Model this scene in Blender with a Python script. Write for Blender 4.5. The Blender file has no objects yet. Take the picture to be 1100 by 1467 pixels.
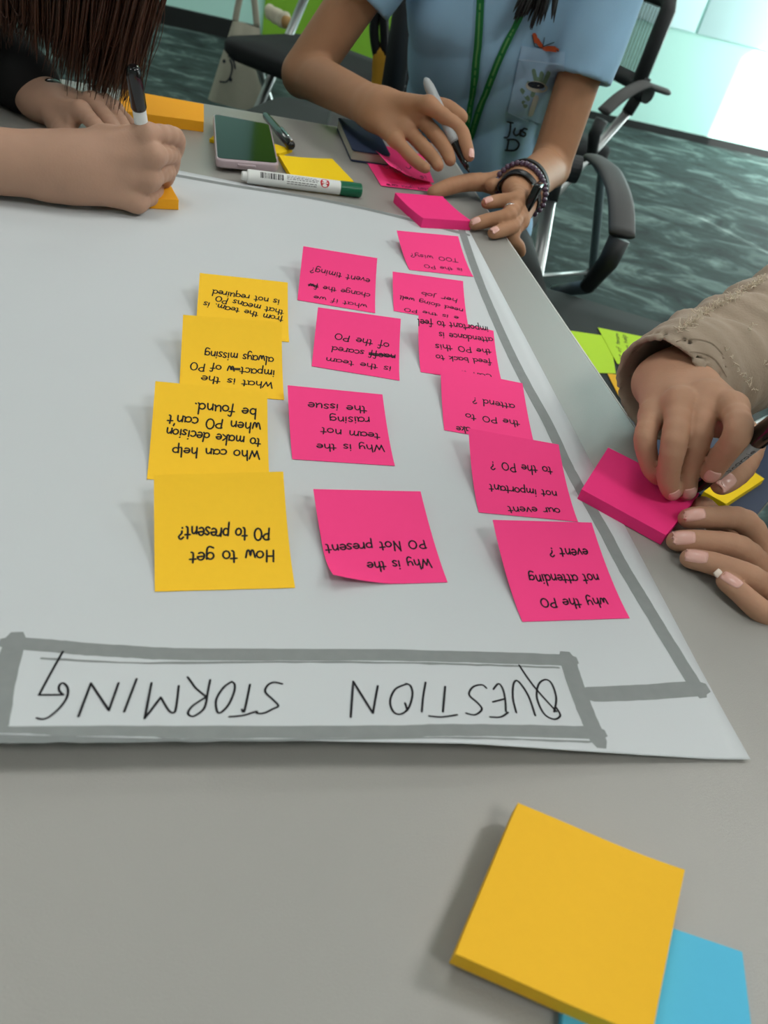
import bpy, bmesh, math, random
import numpy as np
from mathutils import Vector, Matrix
from mathutils.bvhtree import BVHTree

random.seed(7)
RNG = np.random.default_rng(7)
SC = bpy.context.scene
COL = SC.collection
TABLE = 0.74                       # table top height above the floor (m)

# ------------------------------------------------------------------ camera
PITCH, ROLL, CAMH, FPX = math.radians(39.2466), math.radians(14.9385), 322.654, 1118.92
CX, CY = 550.0, 733.5
_F = np.array([0, math.cos(PITCH), -math.sin(PITCH)])
_U0 = np.array([0, math.sin(PITCH), math.cos(PITCH)])
_X0 = np.array([1.0, 0, 0])
_X = math.cos(ROLL) * _X0 + math.sin(ROLL) * _U0
_U = math.cos(ROLL) * _U0 - math.sin(ROLL) * _X0
ORG = np.array([0, 0, CAMH])       # table-relative millimetres

cam_data = bpy.data.cameras.new('camera')
cam = bpy.data.objects.new('camera', cam_data); COL.objects.link(cam)
cam_data.sensor_fit = 'VERTICAL'; cam_data.sensor_height = 36.0
cam_data.lens = FPX / 1467 * 36.0
cam_data.clip_start = 0.02
M = Matrix.Identity(4)
for i in range(3):
    M[i][0] = _X[i]; M[i][1] = _U[i]; M[i][2] = -_F[i]
M[0][3], M[1][3], M[2][3] = 0, 0, TABLE + CAMH / 1000
cam.matrix_world = M
cam_data.dof.use_dof = True
cam_data.dof.focus_distance = 0.62
cam_data.dof.aperture_fstop = 11
SC.camera = cam

# ------------------------------------------------------------------ colour management, world
SC.view_settings.view_transform = 'Standard'
SC.view_settings.look = 'None'
SC.view_settings.exposure = 0.27
SC.view_settings.gamma = 1.0
SC.view_settings.use_curve_mapping = False
world = bpy.data.worlds.new('world'); SC.world = world
world.use_nodes = True
world.node_tree.nodes['Background'].inputs[0].default_value = (0.75, 0.95, 0.95, 1)
world.node_tree.nodes['Background'].inputs[1].default_value = 1.0

# room frame: e1 along the back wall (to the right), e2 towards the back wall
RY = math.atan(0.2)
E1 = np.array([math.cos(RY), math.sin(RY), 0]); E2 = np.array([-math.sin(RY), math.cos(RY), 0])
def room(a, b, z):                 # room mm -> world m (z is metres above the floor)
    p = (E1 * a + E2 * b) / 1000
    return Vector((p[0], p[1], z))
WALL_B, WALL_R, WALL_L, WALL_F, CEIL = 5657, 3760, -3600, -2600, 2.75

def area_light(name, loc, rot_to, sx, sy, power, color):
    d = bpy.data.lights.new(name, 'AREA'); d.shape = 'RECTANGLE'; d.size = sx; d.size_y = sy
    d.energy = power; d.color = color
    o = bpy.data.objects.new(name, d); COL.objects.link(o)
    o.location = loc
    dv = Vector(rot_to) - Vector(loc)
    o.rotation_euler = dv.to_track_quat('-Z', 'Y').to_euler()
    return o
# daylight through the far window in the right wall, then an added fill
DAY = area_light('window_daylight_and_fill', room(WALL_R - 20, 5080, 0.9), room(0, 5080, 0.8), 0.95, 1.5, 60, (0.90, 1.0, 0.98))
DAY_FILL = area_light('window_daylight_and_fill', room(WALL_R - 20, 1500, 1.6), room(0, 1300, 0.9), 2.4, 1.5, 18, (0.9, 1.0, 0.98))  # extra lamp at the unseen second window, on the room side of its blind
sun_d = bpy.data.lights.new('sun', 'SUN'); sun_d.energy = 10.0; sun_d.angle = 0.012; sun_d.color = (1.0, 0.97, 0.92)
sun = bpy.data.objects.new('sun', sun_d); COL.objects.link(sun)
_sd = E1 * -1.2 + E2 * 1.0 + np.array([0, 0, -1.044])
sun.rotation_euler = Vector(_sd).to_track_quat('-Z', 'Y').to_euler()
sun.location = room(6000, 3000, 5)
CEILING_LAMPS = [(-300, 950, 4.8), (2000, 900, 19.5), (-2000, 4400, 13), (700, 2700, 5), (2700, 2700, 9), (-1700, -700, 6), (1000, -700, 11), (700, 4300, 5)]  # unseen panels; the one near the left back wall added to brighten it

# ------------------------------------------------------------------ projection helpers (table-relative mm)
def ray(u, v):
    return _F + (u - CX) / FPX * _X - (v - CY) / FPX * _U
def atz(u, v, z=0.0):
    d = ray(u, v); return ORG + d * ((z - ORG[2]) / d[2])
def aty(u, v, y):
    d = ray(u, v); return ORG + d * (y / d[1])
def atd(u, v, Z):
    return ORG + ray(u, v) * Z
def proj(P):
    d = np.asarray(P, float) - ORG; Z = d @ _F
    return np.array([CX + FPX * (d @ _X) / Z, CY - FPX * (d @ _U) / Z])
def depth(P):
    return (np.asarray(P, float) - ORG) @ _F
def onlen(u, v, C, L, sign):       # point on the ray at distance L from C; sign +1 farther, -1 nearer
    d = ray(u, v); n = np.linalg.norm(d); d = d / n
    m = ORG - C; b = m @ d; c = m @ m - L * L; D = b * b - c
    s = -b if D < 0 else -b + sign * math.sqrt(D)
    return ORG + d * s
def w(P):                          # table mm -> world metres
    return Vector((P[0] / 1000, P[1] / 1000, P[2] / 1000 + TABLE))

# ------------------------------------------------------------------ materials
def lin(c):
    c = c / 255.0
    return c / 12.92 if c <= 0.04045 else ((c + 0.055) / 1.055) ** 2.4
def rgb(r, g, b):
    return (lin(r), lin(g), lin(b), 1)
def mat(name, col, rough=0.6, metal=0.0, spec=0.4, noise=0.0, nscale=60.0, bump=0.0, bscale=400.0, sss=0.0, sheen=0.0, coat=0.0):
    m = bpy.data.materials.new(name); m.use_nodes = True
    nt = m.node_tree; b = nt.nodes['Principled BSDF']
    b.inputs['Base Color'].default_value = col
    b.inputs['Roughness'].default_value = rough
    b.inputs['Metallic'].default_value = metal
    b.inputs['Specular IOR Level'].default_value = spec
    if sss:
        b.inputs['Subsurface Weight'].default_value = sss
        b.inputs['Subsurface Radius'].default_value = (0.006, 0.0025, 0.0012)
        b.inputs['Subsurface Scale'].default_value = 1.0
    if sheen:
        b.inputs['Sheen Weight'].default_value = sheen
    if coat:
        b.inputs['Coat Weight'].default_value = coat
    tc = nt.nodes.new('ShaderNodeTexCoord')
    if noise:
        n = nt.nodes.new('ShaderNodeTexNoise'); n.inputs['Scale'].default_value = nscale; n.inputs['Detail'].default_value = 4
        nt.links.new(tc.outputs['Object'], n.inputs['Vector'])
        mx = nt.nodes.new('ShaderNodeMix'); mx.data_type = 'RGBA'
        mx.inputs['A'].default_value = tuple(min(1, x * (1 - noise)) for x in col[:3]) + (1,)
        mx.inputs['B'].default_value = tuple(min(1, x * (1 + noise)) for x in col[:3]) + (1,)
        nt.links.new(n.outputs['Fac'], mx.inputs['Factor'])
        nt.links.new(mx.outputs['Result'], b.inputs['Base Color'])
    if bump:
        n2 = nt.nodes.new('ShaderNodeTexNoise'); n2.inputs['Scale'].default_value = bscale; n2.inputs['Detail'].default_value = 3
        nt.links.new(tc.outputs['Object'], n2.inputs['Vector'])
        bp = nt.nodes.new('ShaderNodeBump'); bp.inputs['Strength'].default_value = bump; bp.inputs['Distance'].default_value = 0.001
        nt.links.new(n2.outputs['Fac'], bp.inputs['Height'])
        nt.links.new(bp.outputs['Normal'], b.inputs['Normal'])
    return m

MT = {}
MT['table'] = mat('table_laminate', rgb(155, 153, 148), 0.34, spec=0.5, noise=0.03, nscale=900, bump=0.25, bscale=1500)
MT['edge'] = mat('table_edge_band', rgb(205, 204, 200), 0.4)
MT['paper'] = mat('chart_paper', rgb(200, 204, 207), 0.85, spec=0.2, noise=0.012, nscale=14, bump=0.05, bscale=60)
MT['marker_grey'] = mat('grey_marker_ink', rgb(136, 140, 140), 0.7, spec=0.2, noise=0.10, nscale=120)
MT['ink'] = mat('black_ink', rgb(22, 20, 26), 0.6, spec=0.2)
MT['pink'] = mat('pink_note_paper', rgb(255, 70, 140), 0.75, spec=0.15, noise=0.02, nscale=200)
MT['pink_pad'] = mat('pink_pad_paper', rgb(250, 58, 134), 0.75, spec=0.15, noise=0.02, nscale=200)
MT['yellow'] = mat('yellow_note_paper', rgb(252, 200, 50), 0.75, spec=0.15, noise=0.02, nscale=200)
MT['amber'] = mat('amber_pad_paper', rgb(242, 186, 48), 0.75, spec=0.15, noise=0.02, nscale=200)
MT['orange'] = mat('orange_pad_paper', rgb(255, 176, 42), 0.75, spec=0.15, noise=0.02, nscale=200)
MT['lemon'] = mat('lemon_pad_paper', rgb(245, 205, 25), 0.75, spec=0.15)
MT['blue_pad'] = mat('blue_pad_paper', rgb(90, 185, 220), 0.75, spec=0.15, noise=0.02, nscale=200)
MT['lime'] = mat('lime_note_paper', rgb(190, 230, 60), 0.75, spec=0.15)
MT['black'] = mat('black_plastic', rgb(20, 21, 23), 0.35)
MT['black_gloss'] = mat('gloss_black_plastic', rgb(12, 12, 14), 0.15, spec=0.6)
MT['chair_black'] = mat('chair_plastic', rgb(34, 36, 38), 0.55, noise=0.05, nscale=300)
MT['arm_pad'] = mat('armrest_rubber', rgb(72, 72, 72), 0.6, noise=0.05, nscale=300)
MT['fabric_black'] = mat('black_seat_fabric', rgb(22, 24, 26), 0.9, noise=0.1, nscale=500, bump=0.3, bscale=900)
MT['fabric_grey'] = mat('charcoal_seat_fabric', rgb(52, 58, 57), 0.9, noise=0.08, nscale=500, bump=0.3, bscale=900)
MT['silver'] = mat('silver_tube', rgb(176, 178, 178), 0.32, metal=0.85)
MT['grey_tube'] = mat('grey_tube', rgb(120, 134, 140), 0.4, metal=0.7)
MT['white_plastic'] = mat('white_plastic', rgb(222, 224, 222), 0.4)
MT['grey_plastic'] = mat('grey_marker_barrel', rgb(165, 168, 170), 0.4)
MT['green_cap'] = mat('green_cap', rgb(10, 96, 66), 0.35)
MT['red'] = mat('red_print', rgb(190, 25, 38), 0.5)
MT['navy'] = mat('navy_cover', rgb(30, 44, 72), 0.6, noise=0.06, nscale=300)
MT['pages'] = mat('page_edges', rgb(170, 165, 150), 0.8)
MT['glass'] = mat('phone_glass', rgb(10, 22, 22), 0.08, spec=0.6)
MT['case'] = mat('clear_pinkish_case', rgb(176, 158, 164), 0.25, spec=0.6)
MT['chrome'] = mat('chrome', rgb(215, 215, 218), 0.15, metal=1.0)
MT['shirt'] = mat('light_blue_cotton', rgb(150, 190, 220), 0.9, noise=0.05, nscale=30, bump=0.25, bscale=700, sheen=0.1)
MT['pocket'] = mat('pocket_cotton', rgb(166, 200, 230), 0.9, bump=0.25, bscale=700)
MT['seam'] = mat('pocket_seam', rgb(172, 200, 226), 0.9)
MT['print_green'] = mat('print_green', rgb(120, 150, 130), 0.9)
MT['print_cream'] = mat('print_cream', rgb(196, 196, 186), 0.9)
MT['print_dark'] = mat('print_dark', rgb(40, 46, 56), 0.9)
MT['print_orange'] = mat('print_orange', rgb(190, 84, 46), 0.9)
MT['lanyard'] = mat('green_lanyard', rgb(16, 108, 52), 0.6, noise=0.05, nscale=300)
MT['lanyard_text'] = mat('lanyard_lettering', rgb(92, 150, 84), 0.7)
MT['trousers'] = mat('black_trousers', rgb(20, 23, 23), 0.85, noise=0.1, nscale=40)
MT['shirt_black'] = mat('black_top', rgb(14, 14, 15), 0.9)
MT['jacket'] = mat('beige_cotton', rgb(164, 146, 128), 0.95, noise=0.08, nscale=50, bump=0.35, bscale=500, sheen=0.1)
MT['jacket_seam'] = mat('beige_stitching', rgb(140, 122, 104), 0.95)
MT['thread'] = mat('frayed_thread', rgb(220, 206, 186), 0.9)
MT['hair_brown'] = mat('dark_brown_hair', rgb(62, 32, 16), 0.38, spec=0.5, noise=0.45, nscale=30)
MT['hair_black'] = mat('black_hair', rgb(18, 15, 15), 0.4, spec=0.5)
MT['band'] = mat('watch_band', rgb(24, 25, 26), 0.65, spec=0.3)
MT['beads'] = mat('amethyst_beads', rgb(88, 68, 88), 0.2, spec=0.6)
MT['canvas'] = mat('canvas_tote', rgb(170, 166, 150), 0.95, noise=0.06, nscale=40, bump=0.3, bscale=600)
MT['mustard'] = mat('mustard_cloth', rgb(168, 124, 30), 0.9, noise=0.15, nscale=30)
MT['cream_fluff'] = mat('cream_cloth', rgb(205, 196, 176), 0.95, noise=0.12, nscale=60)
MT['tan'] = mat('tan_cloth', rgb(176, 136, 86), 0.9)
MT['ceiling'] = mat('ceiling_paint', rgb(225, 226, 222), 0.9)
MT['wall_plain'] = mat('plain_wall_paint', rgb(205, 214, 208), 0.9)
MT['mint'] = mat('mint_wall_paint', rgb(186, 234, 224), 0.55, noise=0.02, nscale=3)
MT['panel'] = mat('pale_cyan_panel', rgb(206, 238, 240), 0.3, spec=0.4, noise=0.03, nscale=4)
MT['green_wall'] = mat('leaf_green_wall', rgb(118, 170, 42), 0.7, noise=0.04, nscale=6)
MT['skirting'] = mat('dark_skirting', rgb(20, 24, 24), 0.6)
MT['frame'] = mat('window_frame_grey', rgb(120, 124, 124), 0.5)
def skin(name, r, g, b):
    m = mat(name, rgb(r, g, b), 0.62, spec=0.25, noise=0.07, nscale=55, bump=0.16, bscale=420, sss=0.12)
    return m
MT['skin_right'] = skin('skin_right', 186, 142, 116)
MT['skin_blue'] = skin('skin_blue', 172, 128, 98)
MT['skin_left'] = skin('skin_left', 180, 143, 122)
MT['nail'] = mat('fingernail', rgb(226, 176, 164), 0.25, spec=0.5)
MT['nail_tip'] = mat('nail_tip', rgb(232, 216, 204), 0.3, spec=0.5)
def emission(name, col, s):
    m = bpy.data.materials.new(name); m.use_nodes = True
    b = m.node_tree.nodes['Principled BSDF']
    b.inputs['Emission Color'].default_value = col; b.inputs['Emission Strength'].default_value = s
    b.inputs['Base Color'].default_value = col
    return m
MT['lamp'] = emission('lamp_diffuser', (1, 1, 0.97, 1), 3.0)

def carpet():
    m = bpy.data.materials.new('teal_grey_carpet'); m.use_nodes = True
    nt = m.node_tree; b = nt.nodes['Principled BSDF']; b.inputs['Roughness'].default_value = 0.85
    b.inputs['Specular IOR Level'].default_value = 0.25
    tc = nt.nodes.new('ShaderNodeTexCoord'); mp = nt.nodes.new('ShaderNodeMapping')
    mp.inputs['Rotation'].default_value = (0, 0, RY)
    mp.inputs['Scale'].default_value = (2.4, 4.2, 1)
    nt.links.new(tc.outputs['Object'], mp.inputs['Vector'])
    n = nt.nodes.new('ShaderNodeTexNoise'); n.inputs['Scale'].default_value = 1.5; n.inputs['Detail'].default_value = 7; n.inputs['Roughness'].default_value = 0.68; n.inputs['Distortion'].default_value = 0.9
    nt.links.new(mp.outputs['Vector'], n.inputs['Vector'])
    r = nt.nodes.new('ShaderNodeValToRGB')
    r.color_ramp.elements[0].position = 0.36; r.color_ramp.elements[0].color = rgb(26, 36, 36)
    r.color_ramp.elements[1].position = 0.72; r.color_ramp.elements[1].color = rgb(122, 142, 138)
    e = r.color_ramp.elements.new(0.52); e.color = rgb(50, 66, 64)
    nt.links.new(n.outputs['Fac'], r.inputs['Fac'])
    nt.links.new(r.outputs['Color'], b.inputs['Base Color'])
    n2 = nt.nodes.new('ShaderNodeTexNoise'); n2.inputs['Scale'].default_value = 220
    nt.links.new(tc.outputs['Object'], n2.inputs['Vector'])
    bp = nt.nodes.new('ShaderNodeBump'); bp.inputs['Strength'].default_value = 0.5; bp.inputs['Distance'].default_value = 0.004
    nt.links.new(n2.outputs['Fac'], bp.inputs['Height']); nt.links.new(bp.outputs['Normal'], b.inputs['Normal'])
    return m
MT['carpet'] = carpet()

# ------------------------------------------------------------------ object helpers
def link(name, verts, faces, m, parent=None, smooth=False):
    me = bpy.data.meshes.new(name)
    me.from_pydata([tuple(map(float, v)) for v in verts], [], [tuple(map(int, f)) for f in faces]); me.update()
    if smooth:
        me.polygons.foreach_set('use_smooth', [True] * len(me.polygons))
    me.materials.append(m)
    o = bpy.data.objects.new(name, me); COL.objects.link(o)
    if parent is not None:
        o.parent = parent; o.matrix_parent_inverse = parent_world(parent).inverted()
    return o
def parent_world(p):
    if p.parent is None: return p.matrix_basis.copy()
    return parent_world(p.parent) @ p.matrix_parent_inverse @ p.matrix_basis
def tag(o, label=None, cat=None, group=None, kind=None):
    if label: o['label'] = label
    if cat: o['category'] = cat
    if group: o['group'] = group
    if kind: o['kind'] = kind
    return o
def thing(name, label, cat, loc, group=None, rotz=0.0):
    o = bpy.data.objects.new(name, None); COL.objects.link(o)
    o.empty_display_size = 0.05
    o.location = loc; o.rotation_euler = (0, 0, rotz)
    return tag(o, label, cat, group)
class MB:                          # mesh collector in world metres
    def __init__(s): s.v = []; s.f = []
    def add(s, V, F):
        n = len(s.v); s.v += [tuple(map(float, x)) for x in V]; s.f += [tuple(i + n for i in f) for f in F]; return s
    def box(s, c, sx, sy, sz, R=None):
        P = []
        for x in (-1, 1):
            for y in (-1, 1):
                for z in (-1, 1):
                    q = Vector((x * sx / 2, y * sy / 2, z * sz / 2))
                    if R is not None: q = R @ q
                    P.append(q + Vector(c))
        return s.add(P, [(0, 1, 3, 2), (4, 6, 7, 5), (0, 4, 5, 1), (2, 3, 7, 6), (0, 2, 6, 4), (1, 5, 7, 3)])
    def tube(s, pts, r, n=12, caps=True, flat=None):
        pts = [Vector(p) for p in pts]
        if not hasattr(r, '__len__'): r = [r] * len(pts)
        V = []; F = []; up = None
        for i, p in enumerate(pts):
            a = pts[max(i - 1, 0)]; b = pts[min(i + 1, len(pts) - 1)]
            t = (b - a)
            t = t.normalized() if t.length > 1e-9 else Vector((0, 0, 1))
            if up is None:
                up = Vector((0, 0, 1)) if abs(t.z) < 0.9 else Vector((1, 0, 0))
                if flat is not None: up = Vector(flat[0])
            e = t.cross(up); e.normalize(); up = e.cross(t); up.normalize()
            for k in range(n):
                a_ = 2 * math.pi * k / n
                su = flat[1] if flat is not None else 1.0
                V.append(p + e * math.cos(a_) * r[i] + up * math.sin(a_) * r[i] * su)
        for i in range(len(pts) - 1):
            for k in range(n):
                k2 = (k + 1) % n
                F.append((i * n + k, i * n + k2, (i + 1) * n + k2, (i + 1) * n + k))
        if caps:
            F.append(tuple(range(n - 1, -1, -1))); F.append(tuple((len(pts) - 1) * n + k for k in range(n)))
        return s.add(V, F)
    def lathe(s, c, axis, prof, n=24):      # prof: list of (distance along axis, radius)
        axis = Vector(axis).normalized()
        ex = axis.orthogonal().normalized(); ey = axis.cross(ex)
        V = []; F = []
        for d, r in prof:
            for k in range(n):
                a = 2 * math.pi * k / n
                V.append(Vector(c) + axis * d + ex * math.cos(a) * r + ey * math.sin(a) * r)
        for i in range(len(prof) - 1):
            for k in range(n):
                k2 = (k + 1) % n
                F.append((i * n + k, i * n + k2, (i + 1) * n + k2, (i + 1) * n + k))
        F.append(tuple(range(n - 1, -1, -1))); F.append(tuple((len(prof) - 1) * n + k for k in range(n)))
        return s.add(V, F)
    def sphere(s, c, r, n=12, m=8, scale=(1, 1, 1), R=None):
        V = [];F = []
        for i in range(m + 1):
            th = math.pi * i / m
            for k in range(n):
                a = 2 * math.pi * k / n
                q = Vector((r * math.sin(th) * math.cos(a) * scale[0], r * math.sin(th) * math.sin(a) * scale[1], r * math.cos(th) * scale[2]))
                if R is not None: q = R @ q
                V.append(q + Vector(c))
        for i in range(m):
            for k in range(n):
                k2 = (k + 1) % n
                F.append((i * n + k, (i + 1) * n + k, (i + 1) * n + k2, i * n + k2))
        return s.add(V, F)
    def build(s, name, m, parent=None, smooth=False, bevel=0.0, seg=3):
        o = link(name, s.v, s.f, m, parent, smooth)
        bm = bmesh.new(); bm.from_mesh(o.data); bmesh.ops.recalc_face_normals(bm, faces=bm.faces)
        if bevel:
            bmesh.ops.bevel(bm, geom=[e for e in bm.edges if e.calc_face_angle(0) > 0.6], offset=bevel, segments=seg, affect='EDGES', profile=0.5)
            for f in bm.faces: f.smooth = True
        bm.to_mesh(o.data); bm.free()
        if bevel:
            try: o.data.set_sharp_from_angle(angle=math.radians(40))
            except Exception: pass
        return o
def catmull(P, n=6):
    P = [np.asarray(p, float) for p in P]
    if len(P) < 3: return P
    out = []
    for i in range(len(P) - 1):
        p0 = P[max(i - 1, 0)]; p1 = P[i]; p2 = P[i + 1]; p3 = P[min(i + 2, len(P) - 1)]
        for k in range(n):
            t = k / n
            out.append(0.5 * ((2 * p1) + (-p0 + p2) * t + (2 * p0 - 5 * p1 + 4 * p2 - p3) * t * t + (-p0 + 3 * p1 - 3 * p2 + p3) * t ** 3))
    out.append(P[-1]); return out

def ribbon2d(P, wd):               # polyline in 2-D -> list of (left, right) with slightly extended round-ish ends
    P = [np.asarray(p, float) for p in P]
    Q = [P[0]]
    for p in P[1:]:
        if np.linalg.norm(p - Q[-1]) > 1e-6: Q.append(p)
    P = Q
    if len(P) == 1: P = [P[0] - np.array([wd * .3, 0]), P[0] + np.array([wd * .3, 0])]
    hw = wd / 2
    d0 = (P[0] - P[1]) / np.linalg.norm(P[0] - P[1]); d1 = (P[-1] - P[-2]) / np.linalg.norm(P[-1] - P[-2])
    P = [P[0] + d0 * hw] + P + [P[-1] + d1 * hw]
    L = [];Rr = []
    for i, p in enumerate(P):
        a = P[max(i - 1, 0)]; b = P[min(i + 1, len(P) - 1)]
        t = b - a; t = t / (np.linalg.norm(t) + 1e-12)
        n = np.array([-t[1], t[0]])
        h = hw * (0.55 if i in (0, len(P) - 1) else 1.0)
        L.append(p + n * h); Rr.append(p - n * h)
    return L, Rr
def ribbons_to_mesh(strokes, f, wd):
    V = [];F = []
    for S in strokes:
        L, R = ribbon2d(S, wd); n = len(V)
        for a, b in zip(L, R): V.append(f(a)); V.append(f(b))
        for i in range(len(L) - 1):
            F.append((n + 2 * i, n + 2 * i + 1, n + 2 * i + 3, n + 2 * i + 2))
    return V, F

# ------------------------------------------------------------------ handwriting (single-stroke letters; x-height 1)
def arc(cx, cy, rx, ry, a0, a1, n=10):
    return [(cx + rx * math.cos(math.radians(a0 + (a1 - a0) * i / n)), cy + ry * math.sin(math.radians(a0 + (a1 - a0) * i / n))) for i in range(n + 1)]
G = {
 'a': (0.95, [arc(.4, .5, .36, .46, 50, 360), [(.76, .95), (.76, .3), (.9, .03)]]),
 'b': (0.9, [[(.12, 1.7), (.12, .05)], arc(.42, .48, .33, .45, 140, -160)]),
 'c': (0.8, [arc(.42, .5, .36, .48, 45, 310)]),
 'd': (0.95, [arc(.4, .48, .34, .45, 40, 330), [(.74, 1.75), (.74, .25), (.86, .02)]]),
 'e': (0.85, [[(.08, .5), (.72, .56)] , arc(.4, .5, .34, .47, 12, 310)]),
 'f': (0.65, [[(.66, 1.6), (.48, 1.72), (.34, 1.45), (.28, -.35)], [(.04, .9), (.62, .95)]]),
 'g': (0.9, [arc(.4, .52, .34, .43, 40, 350), [(.74, .92), (.74, -.3), (.5, -.66), (.12, -.5)]]),
 'h': (0.9, [[(.12, 1.7), (.12, 0)], [(.12, .55), (.4, .95), (.66, .75), (.7, 0)]]),
 'i': (0.4, [[(.18, .95), (.18, .02)], [(.2, 1.35), (.22, 1.38)]]),
 'j': (0.5, [[(.3, .95), (.3, -.3), (.05, -.6)], [(.3, 1.35), (.32, 1.38)]]),
 'k': (0.8, [[(.12, 1.7), (.12, 0)], [(.62, .95), (.14, .42), (.14, .42), (.68, 0)]]),
 'l': (0.4, [[(.15, 1.7), (.15, .15), (.32, .02)]]),
 'm': (1.3, [[(.1, .95), (.1, 0)], [(.1, .5), (.35, .95), (.55, .75), (.57, 0)], [(.57, .5), (.82, .95), (1.05, .75), (1.08, 0)]]),
 'n': (0.9, [[(.12, .95), (.12, 0)], [(.12, .5), (.42, .95), (.66, .72), (.7, 0)]]),
 'o': (0.85, [arc(.42, .48, .35, .47, 90, 450)]),
 'p': (0.9, [[(.12, .98), (.12, -.75)], arc(.42, .5, .34, .45, 150, -150)]),
 'q': (0.9, [arc(.4, .5, .34, .45, 40, 340), [(.74, .95), (.74, -.75)]]),
 'r': (0.65, [[(.12, .95), (.12, 0)], [(.12, .5), (.34, .9), (.6, .88)]]),
 's': (0.7, [[(.58, .85), (.34, .98), (.12, .78), (.34, .5), (.56, .25), (.34, .0), (.08, .12)]]),
 't': (0.65, [[(.32, 1.45), (.32, .2), (.5, .0)], [(.04, .95), (.62, .98)]]),
 'u': (0.9, [[(.12, .95), (.14, .2), (.36, 0), (.64, .3)], [(.7, .95), (.7, .15), (.82, 0)]]),
 'v': (0.8, [[(.08, .95), (.36, .02), (.36, .02), (.68, .95)]]),
 'w': (1.15, [[(.08, .95), (.26, .05), (.45, .05), (.55, .75), (.66, .05), (.86, .05), (1.02, .95)]]),
 'x': (0.8, [[(.08, .95), (.68, 0)], [(.66, .95), (.06, 0)]]),
 'y': (0.85, [[(.1, .95), (.16, .35), (.4, .2), (.66, .5)], [(.7, .95), (.68, -.3), (.4, -.7), (.15, -.5)]]),
 'C': (1.0, [arc(.52, .8, .45, .8, 50, 310)]),
 'D': (1.1, [[(.15, 1.6), (.15, 0)], [(.02, 1.6), (.5, 1.55), (.92, 1.1), (.9, .45), (.5, .03), (.02, 0)]]),
 'H': (1.1, [[(.14, 1.6), (.14, 0)], [(.82, 1.6), (.82, 0)], [(.14, .8), (.82, .8)]]),
 'I': (0.5, [[(.2, 1.6), (.2, 0)]]),
 'J': (0.9, [[(.66, 1.6), (.6, .3), (.35, -.2), (.02, -.05)], [(.4, 1.6), (.9, 1.6)]]),
 'N': (1.1, [[(.14, 0), (.14, 1.6), (.14, 1.6), (.8, 0), (.8, 0), (.84, 1.6)]]),
 'O': (1.2, [arc(.55, .8, .46, .8, 90, 450, 14)]),
 'P': (1.0, [[(.14, 1.6), (.14, 0)], [(.05, 1.5), (.5, 1.62), (.82, 1.25), (.6, .85), (.16, .75)]]),
 'S': (0.95, [[(.8, 1.4), (.5, 1.6), (.18, 1.3), (.48, .85), (.78, .42), (.46, .02), (.1, .2)]]),
 'T': (1.0, [[(.48, 1.6), (.48, 0)], [(.04, 1.6), (.92, 1.6)]]),
 'W': (1.4, [[(.06, 1.6), (.34, .05), (.34, .05), (.64, 1.1), (.64, 1.1), (.92, .05), (.92, .05), (1.26, 1.6)]]),
 '?': (0.8, [[(.08, 1.35), (.36, 1.65), (.64, 1.3), (.36, .85), (.34, .5)], [(.33, .1), (.35, .05)]]),
 '.': (0.4, [[(.15, .06), (.2, .02)]]),
 "'": (0.3, [[(.15, 1.7), (.08, 1.35)]]),
 ' ': (0.75, []),
}
def text_strokes(txt, p0, p1, xh, strike=False, seed=0):
    """strokes from p0 (baseline start) to p1 (baseline end) in a 2-D frame, x-height xh"""
    rr = random.Random(txt + str(seed))
    p0 = np.asarray(p0, float); p1 = np.asarray(p1, float)
    d = p1 - p0; L = np.linalg.norm(d); d = d / L; up = np.array([-d[1], d[0]])
    tot = sum(G[c][0] for c in txt); sx = L / tot
    S = []; x = 0
    for c in txt:
        adv, st = G[c]
        jy = rr.uniform(-.08, .08); sl = 0.12 + rr.uniform(-.08, .08); sc = rr.uniform(.92, 1.1)
        for s in st:
            pts = catmull([(a, b) for a, b in s], 3) if len(s) > 2 and len(s) < 9 else [np.array(q) for q in s]
            S.append([p0 + d * ((x + q[0] + sl * q[1] * .5) * sx) + up * ((q[1] * sc + jy) * xh) for q in pts])
        x += adv
    return S

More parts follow.
